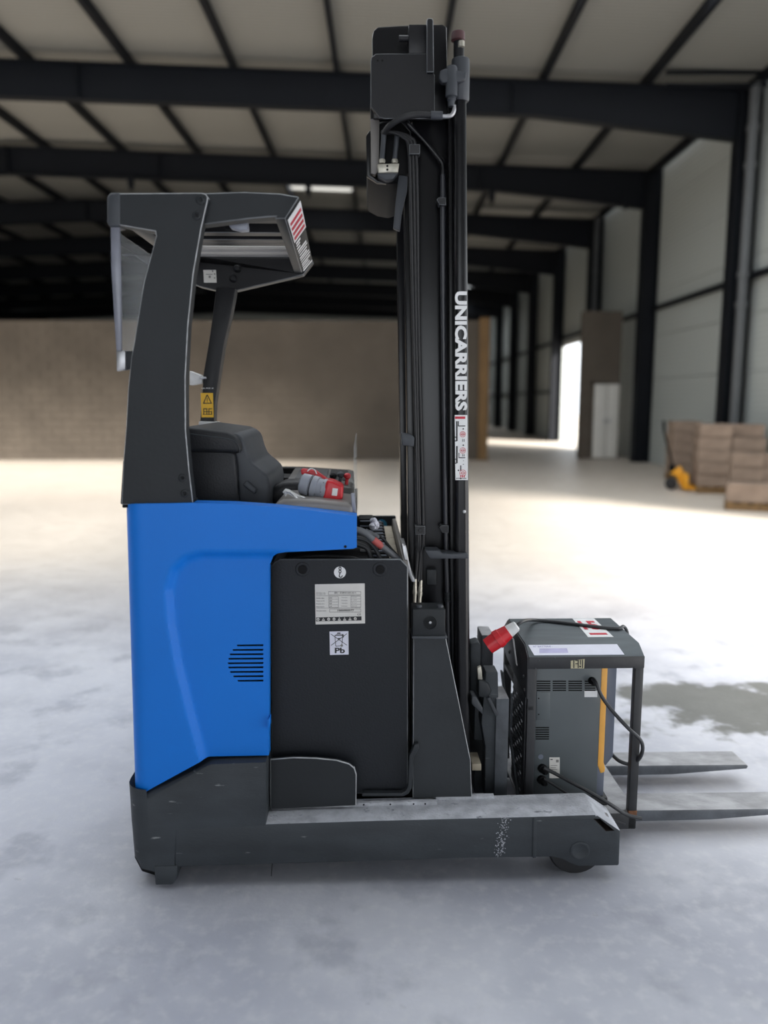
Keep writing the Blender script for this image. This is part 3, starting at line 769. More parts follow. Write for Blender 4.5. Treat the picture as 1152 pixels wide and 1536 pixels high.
# --- seat
bm = nb(); pp(bm, [(262, 672), (345, 676), (352, 682), (356, 720), (360, 775), (262, 775)], .24, .76); seat = obj('seat', bm, M_SEAT, T, bevel=.02, seg=3, label='black vinyl operator seat')
bm = nb(); pp(bm, [(262, 645), (280, 640), (340, 648), (354, 655), (360, 668), (360, 681), (352, 680), (262, 678)], .225, .77); obj('back_pad', bm, M_SEAT, seat, bevel=.022, seg=4)
bm = nb(); pp(bm, [(344, 650), (354, 650), (364, 659), (370, 680), (376, 694), (390, 705), (401, 715), (404, 730), (403, 780), (356, 780), (352, 700)], .27, .72, .25); obj('side_bolster', bm, M_SEATG, seat, bevel=.03, seg=4)
bm = nb(); pp(bm, [(364, 728), (369, 722), (384, 735), (382, 742)], .235, .28); obj('tilt_lever', bm, M_SEATG, seat, bevel=.004)
bm = nb(); tube(bm, [U(281, 650, .222), U(310, 654, .222), U(345, 659, .222), U(357, 668, .224), U(360, 680, .226)], .0016, n=6); obj('seam', bm, M_CHASSIS, seat)

# --- console, dash, screen
bm = nb(); pp(bm, [(400, 785), (408, 762), (416, 753), (428, 748), (475, 749), (531, 755), (531, 790), (450, 785)], .075, .33, .09); cons = obj('console', bm, M_CONS, T, bevel=.016, seg=4)
bm = nb(); pp(bm, [(402, 742), (410, 731), (424, 724), (452, 722), (470, 735), (470, 760), (405, 760)], .36, .50, .36); obj('armrest', bm, M_SEAT, T, bevel=.02, seg=3)
bm = nb(); poly(bm, [U(428, 722, .68), U(532, 726, .68), U(531, 705, .95), U(442, 701, .95)], (0, 0, -.06)); dash = obj('dashboard', bm, M_CONSD, T, bevel=.008)
zc = U(440, 712, .8)
bm = nb(); pp(bm, [(395, 715), (440, 716), (440, 760), (395, 760)], .8, .95, .8); obj('side_tub', bm, M_DEEP, T, bevel=.01)
def dq(u, v): 
    a, b, c, d_ = U(428, 722, .68), U(532, 726, .68), U(531, 705, .95), U(442, 701, .95)
    return (a * (1 - u) + b * u) * (1 - v) + (d_ * (1 - u) + c * u) * v + Vector((0, 0, .001))
for u0, u1 in ((.12, .58), (.62, .9)):
    bm = nb(); poly(bm, [dq(u0, .15), dq(u1, .15), dq(u1, .88), dq(u0, .88)], (0, 0, .004)); obj('dash_inset', bm, M_DEEP if u0 > .5 else M_SEAT, dash, bevel=.001)
bm = nb(); pp(bm, [(484, 752), (488, 722), (530, 728), (530, 756)], .42, .62, .5); lv = obj('lever_unit', bm, M_CONSD, T, bevel=.012, seg=3)
for k, (x, y, m_) in enumerate(((500, 716, M_DEEP), (511, 714, M_SEATG), (521, 716, M_RED))):
    c = U(x, y, .5); b = U(x - 2, y + 14, .5); bm = nb(); cyl(bm, b, c, .006); lathe(bm, c - Vector((0, 0, .006)), (0, 0, 1), [(0, .006), (.005, .012), (.014, .013), (.02, .008), (.022, 0)], 14); obj('lever', bm, m_, lv)
a = U(531, 770, .1); b = U(528, 662, .9)
bm = nb(); poly(bm, [(a.x, .09, a.z - .02), (a.x + .004, .09, a.z - .02), (a.x + .004, .09, U(530, 668, .09).z), (a.x, .09, U(530, 668, .09).z)], (0, .85, 0)); obj('front_screen', bm, M_CLEAR, T, bevel=.001)
bm = nb(); pp(bm, [(526, 740), (532, 740), (535, 775), (529, 775)], .08, .1); obj('screen_post', bm, M_SMOKE, T, bevel=.002)

# --- battery
BD = .13
bx0, bx1 = U(405, 1000, BD).x, U(612, 1000, BD).x
bz0, bz1 = U(500, 1191, BD).z, U(500, 838.5, BD).z
BW = .90
bm = nb(); pp(bm, [(406, 850), (412, 843), (420, 838.5), (601, 838.5), (612, 850), (612, 1191), (407, 1191)], BD, BD + .016); batt = obj('battery_case', bm, M_BATT, T, bevel=.003, seg=1, worn=M_EDGE, label='black steel traction battery case')
bm = nb(); box(bm, bx1 - .016, bx1, BD + .016, BD + BW, bz0, bz1 - .012); obj('case_wall', bm, M_CONS, batt, bevel=.003)
bm = nb(); box(bm, bx0, bx0 + .016, BD + .016, BD + BW, bz0, bz1 - .012); obj('case_wall', bm, M_BATT, batt, bevel=.003)
bm = nb(); box(bm, bx0, bx1, BD + BW, BD + BW + .016, bz0, bz1); bw_ = obj('case_wall', bm, M_BATT, batt, bevel=.006)
bm = nb(); box(bm, bx0 + .016, bx1 - .016, BD + .016, BD + BW, bz0 + .01, bz1 - .07); obj('cell_tops', bm, M_DEEP, batt)
# holes with rims
for x in (454, 570):
    c = U(x, 854, BD)
    bm = nb(); cyl(bm, (c.x, BD - .02, c.z), (c.x, BD + .0125, c.z), .0125, n=20); cut(batt, bm)
    bm = nb(); lathe(bm, (c.x, BD + .0005, c.z), (0, -1, 0), [(0, .023), (.003, .022), (.004, .019), (.003, .0145), (-.008, .0125), (-.008, .0)], 28); o = obj('lifting_eye', bm, M_BATT, batt)
    bm = nb(); lathe(bm, (c.x, BD + .001, c.z), (0, -1, 0), [(0, .0135), (.0034, .0125), (.0034, 0)], 20); obj('eye_hole', bm, M_DEEP, batt)
# round hook sign
c = U(510, 858.5, BD)
bm = nb(); cyl(bm, (c.x, BD, c.z), (c.x, BD - .001, c.z), .0185, n=36); obj('hook_sign', bm, M_WHITE, batt, smooth=False)
def disc(x, y, rx, ry, dd, m_): patch('print', [(x + rx * math.cos(t), y + ry * math.sin(t)) for t in [2 * math.pi * i / 14 for i in range(14)]], dd, m_, batt, .0004)
for y in (852.8, 857.2):
    disc(510, y, 2.3, 2.9, BD - .001, M_INK)
for y in (852.8, 857.2):
    disc(510, y, 1.0, 1.2, BD - .0014, M_WHITE)
HK = [(510, 859.5), (509.3, 862), (508.7, 864), (510, 866), (512.2, 865.8), (513.6, 863.5)]
for a_, b_ in zip(HK, HK[1:]):
    a_, b_ = Vector(a_), Vector(b_); t_ = (b_ - a_).normalized(); n_v = Vector((-t_.y, t_.x)) * .75
    patch('print', [a_ - t_ * .3 + n_v, b_ + t_ * .3 + n_v, b_ + t_ * .3 - n_v, a_ - t_ * .3 - n_v], BD - .001, M_INK, batt, .0004)
# data plate
lab = [(472.3, 876.5), (547, 875), (547.6, 935), (473.5, 936.5)]
patch('data_plate', lab, BD, M_PAPER, batt, .001)
def lq(zx, zy): return 465 + zx * 90 / 1152, 840 + zy * 100 / 1280
dpl = BD - .001
def ln(x0, y0, x1, y1, w_=.35, m_=M_INKG):
    a, b = lq(x0, y0), lq(x1, y1)
    if abs(b[0] - a[0]) > abs(b[1] - a[1]): pts = [(a[0], a[1] - w_), (b[0], b[1] - w_), (b[0], b[1] + w_), (a[0], a[1] + w_)]
    else: pts = [(a[0] - w_, a[1]), (a[0] + w_, a[1]), (b[0] + w_, b[1]), (b[0] - w_, b[1])]
    patch('print', pts, dpl, m_, batt, .0003)
def bxl(x0, y0, x1, y1, w_=.3):
    ln(x0, y0, x1, y0, w_); ln(x0, y1, x1, y1, w_); ln(x0, y0, x0, y1, w_); ln(x1, y0, x1, y1, w_)
bxl(355, 605, 975, 668); ln(120, 688, 975, 680, .25); bxl(360, 705, 545, 910); bxl(785, 695, 975, 905)
for y in (755, 808, 860): ln(360, y, 545, y - 2, .22); ln(785, y - 8, 975, y - 10, .22)
ln(120, 925, 975, 915, .25); bxl(378, 940, 975, 1000)
def lt(s, zx, zy, h, length=None, m_=M_INK, bold=.02):
    x, y = lq(zx, zy); hh = h * 100 / 1280 / F * 2.5
    text('print', s, U(x, y, dpl), (1, 0, 0), (0, 0, 1), hh, m_, batt, length=None if length is None else length * 90 / 1152 / F * 2.5, bold=bold)
lt('48V - 8 EPzS 620 Ah L', 462, 645, 26, 415); lt('1000000577', 525, 985, 34, 310, bold=.03)
for y in (640, 665): lt('BATTERIE TYPE', 122, y, 16, 165, M_INKG)
for s, y in (('Nombre elem.', 742), ('Capac. en Ah', 797), ('Poids kg', 855), ('Numero', 908)): lt(s, 122, y, 20, 150, M_INK)
for s, y in (('24', 740), ('620', 795), ('939', 848), ('1.29', 902)): lt(s, 372, y, 22, 45, M_INK)
for s, y in (('Electrolyte', 730), ('Densite', 784), ('Tension', 838), ('Date', 893)): lt(s, 605, y, 18, 110, M_INKG)
for s, y in (('Liquide', 726), ('1,29', 781), ('48 Volt', 834), ('2019', 890)): lt(s, 800, y, 18, 95, M_INKG)
lt('Numero serie', 125, 985, 20, 180); lt('CE', 910, 1062, 36, 66, bold=.01)
a, b = lq(118, 1103), lq(990, 1080); a2, b2 = lq(118, 1178), lq(990, 1160)
patch('print', [a, b, b2, a2], dpl, M_INK, batt, .0004)
for k in range(8):
    x = 155 + k * 102; y = 1140 - k * 2; cxp, cyp = lq(x, y); r_ = 2.2
    if k in (0, 2, 3, 7): pts = [(cxp + r_ * math.cos(t), cyp + r_ * math.sin(t)) for t in [2 * math.pi * i / 10 for i in range(10)]]
    else: pts = [(cxp - r_ * 1.1, cyp + r_), (cxp + r_ * 1.1, cyp + r_), (cxp, cyp - r_ * 1.1)]
    patch('print', pts, dpl - .0004, M_PAPER, batt, .0003)
    patch('print', [(cxp - .8, cyp - .5), (cxp + .8, cyp - .5), (cxp + .8, cyp + .9), (cxp - .8, cyp + .9)], dpl - .0007, M_INK, batt, .0003)
# Pb recycling sign
def bq(zx, zy): return 485 + zx * 50 / 1152, 940 + zy * 50 / 1152
patch('recycling_sign', [bq(215, 170), bq(865, 155), bq(875, 960), bq(230, 975)], BD, M_LILAC, batt, .001)
def bl(x0, y0, x1, y1, w_):
    a, b = Vector(bq(x0, y0)), Vector(bq(x1, y1)); t = (b - a).normalized(); nn = Vector((-t.y, t.x)) * w_
    patch('print', [a + nn, b + nn, b - nn, a - nn], dpl, M_INK, batt, .0004)
for s in ((255, 250, 815, 640, .45), (815, 240, 265, 650, .45), (395, 300, 690, 295, .7), (480, 225, 590, 220, .8), (400, 310, 430, 670, .45), (668, 310, 640, 650, .45), (430, 675, 640, 660, .45), (440, 260, 640, 255, .3), (500, 415, 590, 412, .9)): bl(*s)
patch('print', [bq(645, 255), bq(695, 255), bq(705, 375), bq(660, 375)], dpl, M_INK, batt, .0004)
q = bq(635, 650); patch('print', [(q[0] + 2 * math.cos(t), q[1] + 2 * math.sin(t)) for t in [2 * math.pi * i / 12 for i in range(12)]], dpl, M_INKG, batt, .0005)
x, y = bq(395, 918); text('print', 'Pb', U(x, y, dpl), (1, 0, 0), (0, 0, 1), 196 * 50 / 1152 / F * 2.5, M_INK, batt, length=345 * 50 / 1152 / F * 2.5, bold=.035)
# cells at the open end: beige lids with black connectors
zc = bz1 - .07
for k in range(6):
    y0 = BD + .03 + k * .142
    bm = nb(); box(bm, bx1 - .085, bx1 - .02, y0, y0 + .138, zc, zc + .03); obj('cell_lid', bm, M_CELL, batt, bevel=.003)
    for j in range(2):
        bm = nb(); yy = y0 + .02 + j * .066; box(bm, bx1 - .115, bx1 - .055, yy, yy + .034, zc + .01, zc + .052); o = obj('cell_connector', bm, M_DEEP, batt, bevel=.004)
        bm = nb(); box(bm, bx1 - .108, bx1 - .064, yy + .008, yy + .022, zc + .051, zc + .056); obj('connector_clip', bm, M_CHGF, o, bevel=.002)
# round sticker on the far case wall
c = U(573, 787, BD + BW - .001); bm = nb(); cyl(bm, (c.x, BD + BW - .002, c.z), (c.x, BD + BW + .002, c.z), .021, n=24); obj('round_sticker', bm, M_CYAN, bw_)
# upper far lip carrying the sticker
bm = nb(); pp(bm, [(536, 776), (572, 775), (580, 779), (584, 790), (584, 797), (536, 797)], BD + BW, BD + BW + .03); obj('case_lip', bm, M_BATT, batt, bevel=.006)
c = U(572.5, 786.5, BD + BW); bm = nb(); cyl(bm, (c.x, BD + BW + .001, c.z), (c.x, BD + BW - .001, c.z), .021, n=24); o = obj('round_sticker', bm, M_CYAN, batt, smooth=False)
text('print', 'battery', U(567.5, 788.5, BD + BW - .001), (1, 0, 0), (0, 0, 1), .009, M_WHITE, batt, length=.03)
# charge socket block, cable bundle
sk = [(538, 779, 562, 797)]
bm = nb(); pp(bm, rect(538, 778, 560, 799), .62, .72); so = obj('charge_socket', bm, M_DEEP, batt, bevel=.004)
for y in (781, 788.5, 795.5):
    bm = nb(); pp(bm, rect(540, y, 560, y + 1.8), .612, .625); obj('socket_rib', bm, M_CHGF, so, bevel=.0015)
bm = nb(); tube(bm, [U(557, 780, .6), U(561, 783, .59), U(559, 789, .58), U(564, 785, .6), U(562, 793, .6)], lambda t: .009 + .006 * math.sin(t * 9) ** 2, n=9); obj('plastic_wrap', bm, M_LILAC, batt)
bm = nb(); tube(bm, [U(525, 792, .18), U(545, 798, .18), U(562, 811, .185), U(580, 825, .19), U(600, 842, .2)], .0105, n=12); cab = obj('battery_cable', bm, M_CABLEG, batt)
bm = nb(); tube(bm, [U(560, 809.5, .183), U(573, 820, .188)], .0112, n=12, straight=True); obj('red_sleeve', bm, mat('faded red sleeve', srgb(170, 78, 74), .6, var=.15, vscale=40), cab)
for pts, r in (([(530, 806), (548, 810), (562, 822), (572, 842)], .009), ([(533, 815), (550, 822), (556, 836), (558, 846)], .011), ([(556, 800), (572, 806), (586, 822), (600, 838)], .006), ([(540, 826), (562, 829), (575, 838), (580, 846)], .008), ([(548, 796), (560, 802), (566, 806), (558, 812)], .01), ([(420, 846), (440, 838), (470, 834), (520, 836), (545, 842)], .009)):
    dd = random.uniform(.2, .34); bm = nb(); tube(bm, [U(x, y, dd) for x, y in pts], r * .75, n=10); obj('battery_cable', bm, M_CABLE if r != .01 else M_CABLEG, batt)

# side cover plate, lever, bent guide
bm = nb(); pp(bm, [(405, 1139), (440, 1136), (475, 1137), (505, 1140), (524, 1145.5), (532, 1152), (535, 1162), (534.5, 1209), (405, 1215)], .072, .086); obj('battery_side_cover', bm, M_CHAR, T, bevel=.003, seg=1, worn=M_EDGEHI)
bm = nb(); pp(bm, [(628, 1116), (628, 1124), (621, 1136), (618, 1182), (613, 1191), (605, 1195), (543, 1195), (543, 1190), (602, 1190), (608, 1187), (612, 1180), (614, 1134), (619, 1124), (622, 1117)], .095, .118); obj('battery_lock_lever', bm, M_SUPPORT, T, bevel=.003)
bm = nb(); pp(bm, [(603, 818), (609, 818), (613, 840), (618, 862), (624, 873), (618, 873), (611, 858), (606, 838)], .17, .3); obj('bent_guide', bm, M_STEEL, T, bevel=.002)

# --- mast
MD = .27
def mp(name, px, d0, d1, m, parent=None, bevel=.003, dref=None, seg=2, worn=None):
    bm = nb(); pp(bm, px, d0, d1, dref); return obj(name, bm, m, parent or T, bevel=bevel, seg=seg, worn=worn)
sup = mp('mast_support', [(620, 957), (669, 957), (690, 1060), (706, 1140), (708, 1197), (619, 1198)], .12, .20, M_SUPPORT, bevel=.0022, seg=1, worn=M_EDGEHI)
# far mast support, same plate
mp('mast_support', [(620, 957), (669, 957), (690, 1060), (706, 1140), (708, 1197), (619, 1198)], TW - .2, TW - .12, M_SUPPORT, bevel=.004, dref=.12)
cap = mp('support_cap', rect(619, 914, 668, 957), .115, .2, M_CHAR, bevel=.003)
mp('cap_lip', rect(618, 954.5, 671, 958.5), .11, .2, M_SEATG, cap, bevel=.002)
for x in (628, 660):
    c = U(x, 911, .14); bm = nb(); cyl(bm, c + Vector((0, 0, -.008)), c + Vector((0, 0, .008)), .0105, n=6); obj('bolt', bm, M_SEATG, cap, bevel=.002)
c = U(645, 934, .115)
bm = nb(); lathe(bm, (c.x, .1155, c.z), (0, -1, 0), [(0, .0225), (.0015, .0225), (.002, .021), (.0005, .02), (.0005, .007), (.003, .006), (.004, 0)], 28); o = obj('pin_boss', bm, M_CHAR, cap)
bm = nb(); lathe(bm, (c.x + .001, .1155, c.z + .001), (0, -1, 0), [(0, .005), (.004, .004), (.0045, 0)], 12); obj('pin', bm, M_STEEL, o)
# rails
for k, off in enumerate((0, TW - 2 * MD)):
    sfx = off
    rail = mp('outer_rail', [(681, 96), (700, 96), (703, 500), (705, 900), (706, 1196), (684, 1196), (683, 900), (682, 500)], MD + off - (.02 if k == 0 else 0), MD + .07 + off, M_MAST, bevel=.016, dref=MD - .02, seg=4)
    if k == 0: near_rail = rail
    web = mp('mast_web', [(618, 168), (671, 168), (681, 1196), (626, 1196)], MD + .05 + off, MD + .075 + off, M_MAST, dref=MD + .05, bevel=.002)
    if k == 0: near_web = web
    mp('inner_rail', [(606, 262), (621, 262), (632, 1196), (617, 1196)], MD + .09 + off * .84, MD + .15 + off * .84, M_MAST, dref=MD + .09, bevel=.004)
    mp('rail_lip', [(672, 160), (680, 160), (684, 1196), (677, 1196)], MD + .02 + off, MD + .06 + off, M_MAST, dref=MD + .02, bevel=.004)
# thin bright slide strip
mp('slide_strip', [(679.4, 170), (680.4, 170), (683.6, 1190), (682.4, 1190)], MD + .012, MD + .02, M_SEATG, bevel=0)
# cross members joining both sides
for y0, y1, x0, x1 in ((176, 230, 640, 668), (560, 600, 655, 675), (1040, 1090, 650, 676)):
    a, b = U(x0, y0, MD + .07), U(x1, y1, MD + .07)
    bm = nb(); box(bm, a.x, b.x, MD + .07, TW - MD - .07, b.z, a.z); obj('mast_crosshead', bm, M_MAST, T, bevel=.004)
for xx, dd in ((650, .50), (650, .66)):
    a, b = U(xx, 200, .4), U(xx + 8, 1150, .4)
    bm = nb(); cyl(bm, (b.x, dd, b.z), (a.x, dd, a.z), .03, n=18); obj('lift_cylinder', bm, M_MAST, T)
# lettering and sticker on the near rail
ds = MD - .0205
a = U(682.2, 437, ds); b = U(682.9, 616, ds)
text('lettering', 'UNICARRIERS', a, (b - a), (1, 0, 0), .038, M_WHITE, near_rail, length=(b - a).length, bold=.045, depth=.0008, shear=.0)
patch('load_sticker', [(682, 622.5), (701, 622.5), (701.8, 720), (683, 720)], ds, M_WHITE, near_rail, .0008)
def mq(zx, zy): return 675 + zx * 50 / 591, 600 + zy * 130 / 1536
def mr(x0, y0, x1, y1, m_): patch('print', [mq(x0, y0), mq(x1, y0), mq(x1, y1), mq(x0, y1)], ds - .0008, m_, near_rail, .0004)
mr(88, 292, 270, 335, M_REDP)
for r_ in ((108, 375, 134, 730), (140, 375, 156, 465), (140, 452, 270, 468), (108, 815, 136, 1120), (150, 935, 164, 1025), (150, 1015, 270, 1030), (180, 1160, 200, 1260), (105, 1382, 290, 1392), (85, 650, 112, 668), (85, 715, 112, 735), (85, 1040, 112, 1058), (85, 1110, 112, 1130), (218, 690, 230, 740), (245, 690, 256, 740), (218, 960, 230, 1000), (245, 960, 256, 1000)): mr(*r_, M_INK)
for x, y, r_, m_ in ((235, 512, 14, M_INK), (235, 802, 14, M_INK), (150, 1247, 14, M_INK), (190, 1392, 14, M_INK), (238, 1076, 7, M_INK), (236, 1140, 9, M_INK)):
    q = mq(x, y); k_ = r_ * .0846; patch('print', [(q[0] + k_ * math.cos(t), q[1] + k_ * math.sin(t)) for t in [2 * math.pi * i / 8 for i in range(8)]], ds - .0008, m_, near_rail, .0004)
for x, y, r_ in ((225, 608, 48), (225, 895, 50), (228, 1295, 56)):
    q = mq(x, y)
    for rr in (r_, r_ * .5):
        pts = []
        k_ = rr * .0846; P = [U(q[0] + k_ * math.cos(t), q[1] + k_ * math.sin(t), ds - .001) for t in [2 * math.pi * i / 16 for i in range(17)]]
        bm = nb(); tube(bm, P, .0009, n=4, straight=True); obj('print', bm, M_REDP, near_rail)
    mr(x - r_ * .8, y - 4, x + r_ * .8, y + 6, M_REDP)
for k in range(3): mr(180 + k * 32, 1330, 196 + k * 32, 1375, M_REDP)
# head of the mast
hd = mp('mast_head', [(558, 58), (560, 46), (567, 40), (600, 38), (664, 36), (670, 40), (672, 178), (560, 178)], MD + .03, MD + .06, M_MAST, bevel=.004)
mp('head_plate', [(556, 92), (557, 86), (564, 80.5), (640, 80), (640, 100), (652, 112), (652, 178), (577, 178), (569, 176), (556, 160)], MD - .015, MD + .0, M_BLACK, hd, bevel=.0015, seg=1, worn=M_EDGE)
mp('head_block', rect(613, 36.5, 640, 80), MD - .012, MD + .03, M_BLACK, hd, bevel=.002)
mp('head_bar', [(640, 30), (642, 27), (648, 27), (650, 30), (651, 108), (640, 108)], MD - .03, MD + .02, M_BLACK, hd, bevel=.002, seg=1, worn=M_EDGE)
for x in (566.5, 573.5):
    c = U(x, 91, MD - .015); bm = nb(); cyl(bm, (c.x, MD - .0155, c.z), (c.x, MD - .01, c.z), .003, n=10); obj('plate_hole', bm, M_DEEP, hd)
c = U(606, 58, MD); bm = nb(); cyl(bm, (c.x - .015, MD, c.z), (c.x + .02, MD, c.z), .009); obj('head_bolt', bm, M_BLACK, hd)
mp('mast_head', [(558, 58), (560, 46), (567, 40), (600, 38), (664, 36), (670, 40), (672, 178), (560, 178)], TW - MD - .06, TW - MD - .03, M_MAST, bevel=.004, dref=MD + .03)
a, b = U(575, 60, MD + .05), U(660, 120, MD + .05)
bm = nb(); box(bm, a.x, b.x, MD + .06, TW - MD - .06, b.z, a.z); obj('head_crossbar', bm, M_MAST, T, bevel=.006)
# cylinder end with collar and cap on top of the near rail
def vlathe(name, x, ys, rs, d, m, parent, n=20):
    z = [U(x, y, d).z for y in ys]; c = U(x, ys[-1], d)
    bm = nb(); lathe(bm, (c.x, d, z[-1]), (0, 0, 1), [(zz - z[-1], r) for zz, r in zip(reversed(z), reversed(rs))], n); return obj(name, bm, m, parent)
lc = vlathe('ram_collar', 690, [88, 90, 104, 106, 150, 153], [.020, .027, .028, .028, .028, .024], MD, M_SEATG, T)
vlathe('ram_rod', 688, [60, 92], [.016, .016], MD, M_BLACK, lc)
vlathe('ram_cap', 687, [47, 49, 61, 63], [.012, .020, .021, .016], MD, mat('dark red paint', srgb(70, 42, 44), .5), lc)
vlathe('ram_nut', 692, [62, 70], [.010, .010], MD - .02, M_FIT, lc, 6)
bx = vlathe('hose_elbow', 677, [100, 103, 120, 122, 145, 146, 150, 152, 160], [.014, .017, .017, .018, .018, .012, .014, .010, .009], MD - .035, M_SEATG, T, 12)
mp('elbow_block', [(660, 106), (668, 102), (692, 106), (700, 108), (699, 118), (690, 122), (664, 124), (659, 118)], MD - .045, MD - .02, M_SEATG, bx, bevel=.004)
bm = nb(); tube(bm, [U(681, 158, MD - .035), U(681, 166, MD - .035), U(677, 173, MD - .035), U(668, 175, MD - .035), U(656, 174, MD - .03)], .006, n=10); obj('steel_elbow', bm, M_STEEL, bx)
bm = nb(); cyl(bm, U(664, 173.5, MD - .032), U(646, 173, MD - .03), .0125, n=12); obj('crimp_sleeve', bm, M_SEATG, bx, bevel=.002)
bm = nb(); tube(bm, [U(648, 173, MD - .03), U(625, 172, MD - .025), U(603, 177, MD - .02), U(585, 188, MD + .0), U(576, 200, MD + .03)], .0095, n=12); obj('hydraulic_hose', bm, M_RUB, T)
bm = nb(); tube(bm, [U(610, 182, MD + .02), U(616, 190, MD + .02), U(640, 216, MD + .03), U(660, 240, MD + .03), U(664, 250, MD + .03), U(664, 270, MD + .03)], .0075, n=10); obj('oil_pipe', bm, M_MAST, T)
# pulley unit under the head
pu = mp('pulley_unit', [(551, 205), (556, 197), (566, 184), (575, 180), (602, 180), (617, 196), (618, 256), (606, 270), (590, 276), (570, 272), (552, 262)], MD + .07, TW - MD - .07, M_DEEP, bevel=.012, dref=MD + .07, seg=3)
mp('pulley_edge', [(549, 204), (554, 196), (557, 196), (557, 262), (566, 270), (580, 275), (566, 274), (550, 264)], MD + .05, MD + .07, M_MAST, pu, bevel=.002)
mp('pale_cheek', [(556, 178), (569, 180), (569, 255), (563, 262), (556, 260)], MD + .04, MD + .065, M_CONS, pu, bevel=.002)
for x, x2 in ((576, 573), (596, 592)):
    a, b = U(x, 200, MD + .03), U(x2, 240, MD + .03); bm = nb(); tube(bm, [a, b], .008, straight=True); obj('crimp_sleeve', bm, M_SEATG, pu)
    bm = nb(); lathe(bm, U(x2, 245, MD + .03), (0, 0, 1), [(0, .009), (.006, .011), (.012, .009)], 6); obj('hose_nut', bm, M_FIT, pu)
mp('valve_block', [(566, 246), (599, 245), (597, 258), (568, 259)], MD + .01, MD + .06, M_FIT, pu, bevel=.002)
for y in (249, 254.5):
    c = U(581, y, MD + .01); bm = nb(); cyl(bm, (c.x, MD + .009, c.z), (c.x, MD + .02, c.z), .0035, n=10); obj('port', bm, M_DEEP, pu)
mp('valve_lower', [(566, 259), (598, 258), (590, 268), (578, 270), (568, 265)], MD + .02, MD + .06, M_SEATG, pu, bevel=.004)
# hoses down the mast and their clamps
for k, (x0, xa, xb, ye) in enumerate(((612, 627, 626.5, 870), (617, 629.5, 631, 872), (622, 635, 632, 872))):
    bm = nb(); tube(bm, [U(572 + 3 * k, 198 + k, MD + .03), U(590 + 2 * k, 199, MD + .015), U(605 + 5 * k, 206, MD + .01), U(613 + 5 * k, 222, MD + .01), U(616 + 5 * k, 300, MD + .01), U(620 + 4 * k, 500, MD + .015), U(xa, 790, MD + .02), U(xb, 830, MD + .02), U(623 + 4 * k if k < 2 else 631, ye, MD + .02)], .0052, n=8); obj('hydraulic_hose', bm, M_RUB, T)
mp('hose_clamp', rect(614, 216, 630, 231), MD - .008, MD + .03, M_RUB, bevel=.0015, seg=1, worn=M_EDGE)
hc = mp('hose_clamp', rect(623, 789, 638, 802), MD + .0, MD + .04, M_RUB, bevel=.0015, seg=1, worn=M_EDGE)
c = U(630.5, 795.5, MD); bm = nb(); lathe(bm, (c.x, MD, c.z), (0, -1, 0), [(0, .007), (.002, .006), (.002, 0)], 12); obj('clamp_bolt', bm, M_MAST, hc)
mp('steel_clip', [(601, 651), (603, 649), (617, 652), (622, 656), (621, 670), (603, 668)], MD - .0, MD + .05, M_SEATG, bevel=.003)
for x0, y0, x1, y1 in ((623, 868, 622, 906), (631.5, 870, 629, 909)):
    a, b = U(x0, y0, MD + .02), U(x1, y1, MD + .02); l = (b - a).length
    bm = nb(); lathe(bm, a, b - a, [(0, .0055), (l * .25, .0058), (l * .26, .0068), (l * .45, .0070), (l * .46, .0082), (l * .6, .0082), (l * .61, .0062), (l, .0062)], 8); obj('hose_fitting', bm, M_FIT, T)
# oil pipe down the mast with clamps
bm = nb(); tube(bm, [U(664, 262, MD + .02), U(665, 500, MD + .02), U(669, 800, MD + .02), U(671, 885, MD + .02), U(673, 1000, MD + .02), U(676, 1120, MD + .03)], .0085, n=12); op = obj('oil_pipe', bm, mat('satin black pipe', srgb(44, 45, 50), .3), T)
for x, y in ((662, 302), (666, 794)):
    mp('pipe_clamp', [(x - 7, y - 3), (x - 4, y - 6), (x + 7, y - 6), (x + 7, y + 6), (x - 3, y + 5)], MD + .0, MD + .04, M_BLACK, op, bevel=.0015, seg=1, worn=M_EDGE)
c0, c1 = U(671, 888, MD + .02), U(671.5, 903, MD + .02); bm = nb(); lathe(bm, c0, c1 - c0, [(0, .0125), (.006, .0125), (.007, .0105), (.024, .0105), (.025, .0125), (.032, .0125)], 10); obj('pipe_union', bm, M_CHAR, op)
# step bracket and square cover
bm = nb(); pp(bm, [(638, 826), (658, 826), (663, 830.5), (703, 831.5), (703, 838), (645, 838)], MD - .05, MD + .02); obj('stop_bracket', bm, M_SEATG, T, bevel=.002)
mp('square_cover', rect(640, 854, 655, 878), MD + .02, MD + .05, M_CHAR, bevel=.004)
mp('guide_arm', [(598, 262), (612, 264), (611, 285), (603, 320), (600, 346), (590, 342), (594, 300)], MD + .06, MD + .085, M_SEATG, bevel=.003)
c = U(697, 768, MD - .03); bm = nb(); lathe(bm, (c.x, MD - .019, c.z), (0, -1, 0), [(0, .0055), (.004, .005), (.006, .003), (.0065, 0)], 12); obj('white_stud', bm, M_WCAP, T)

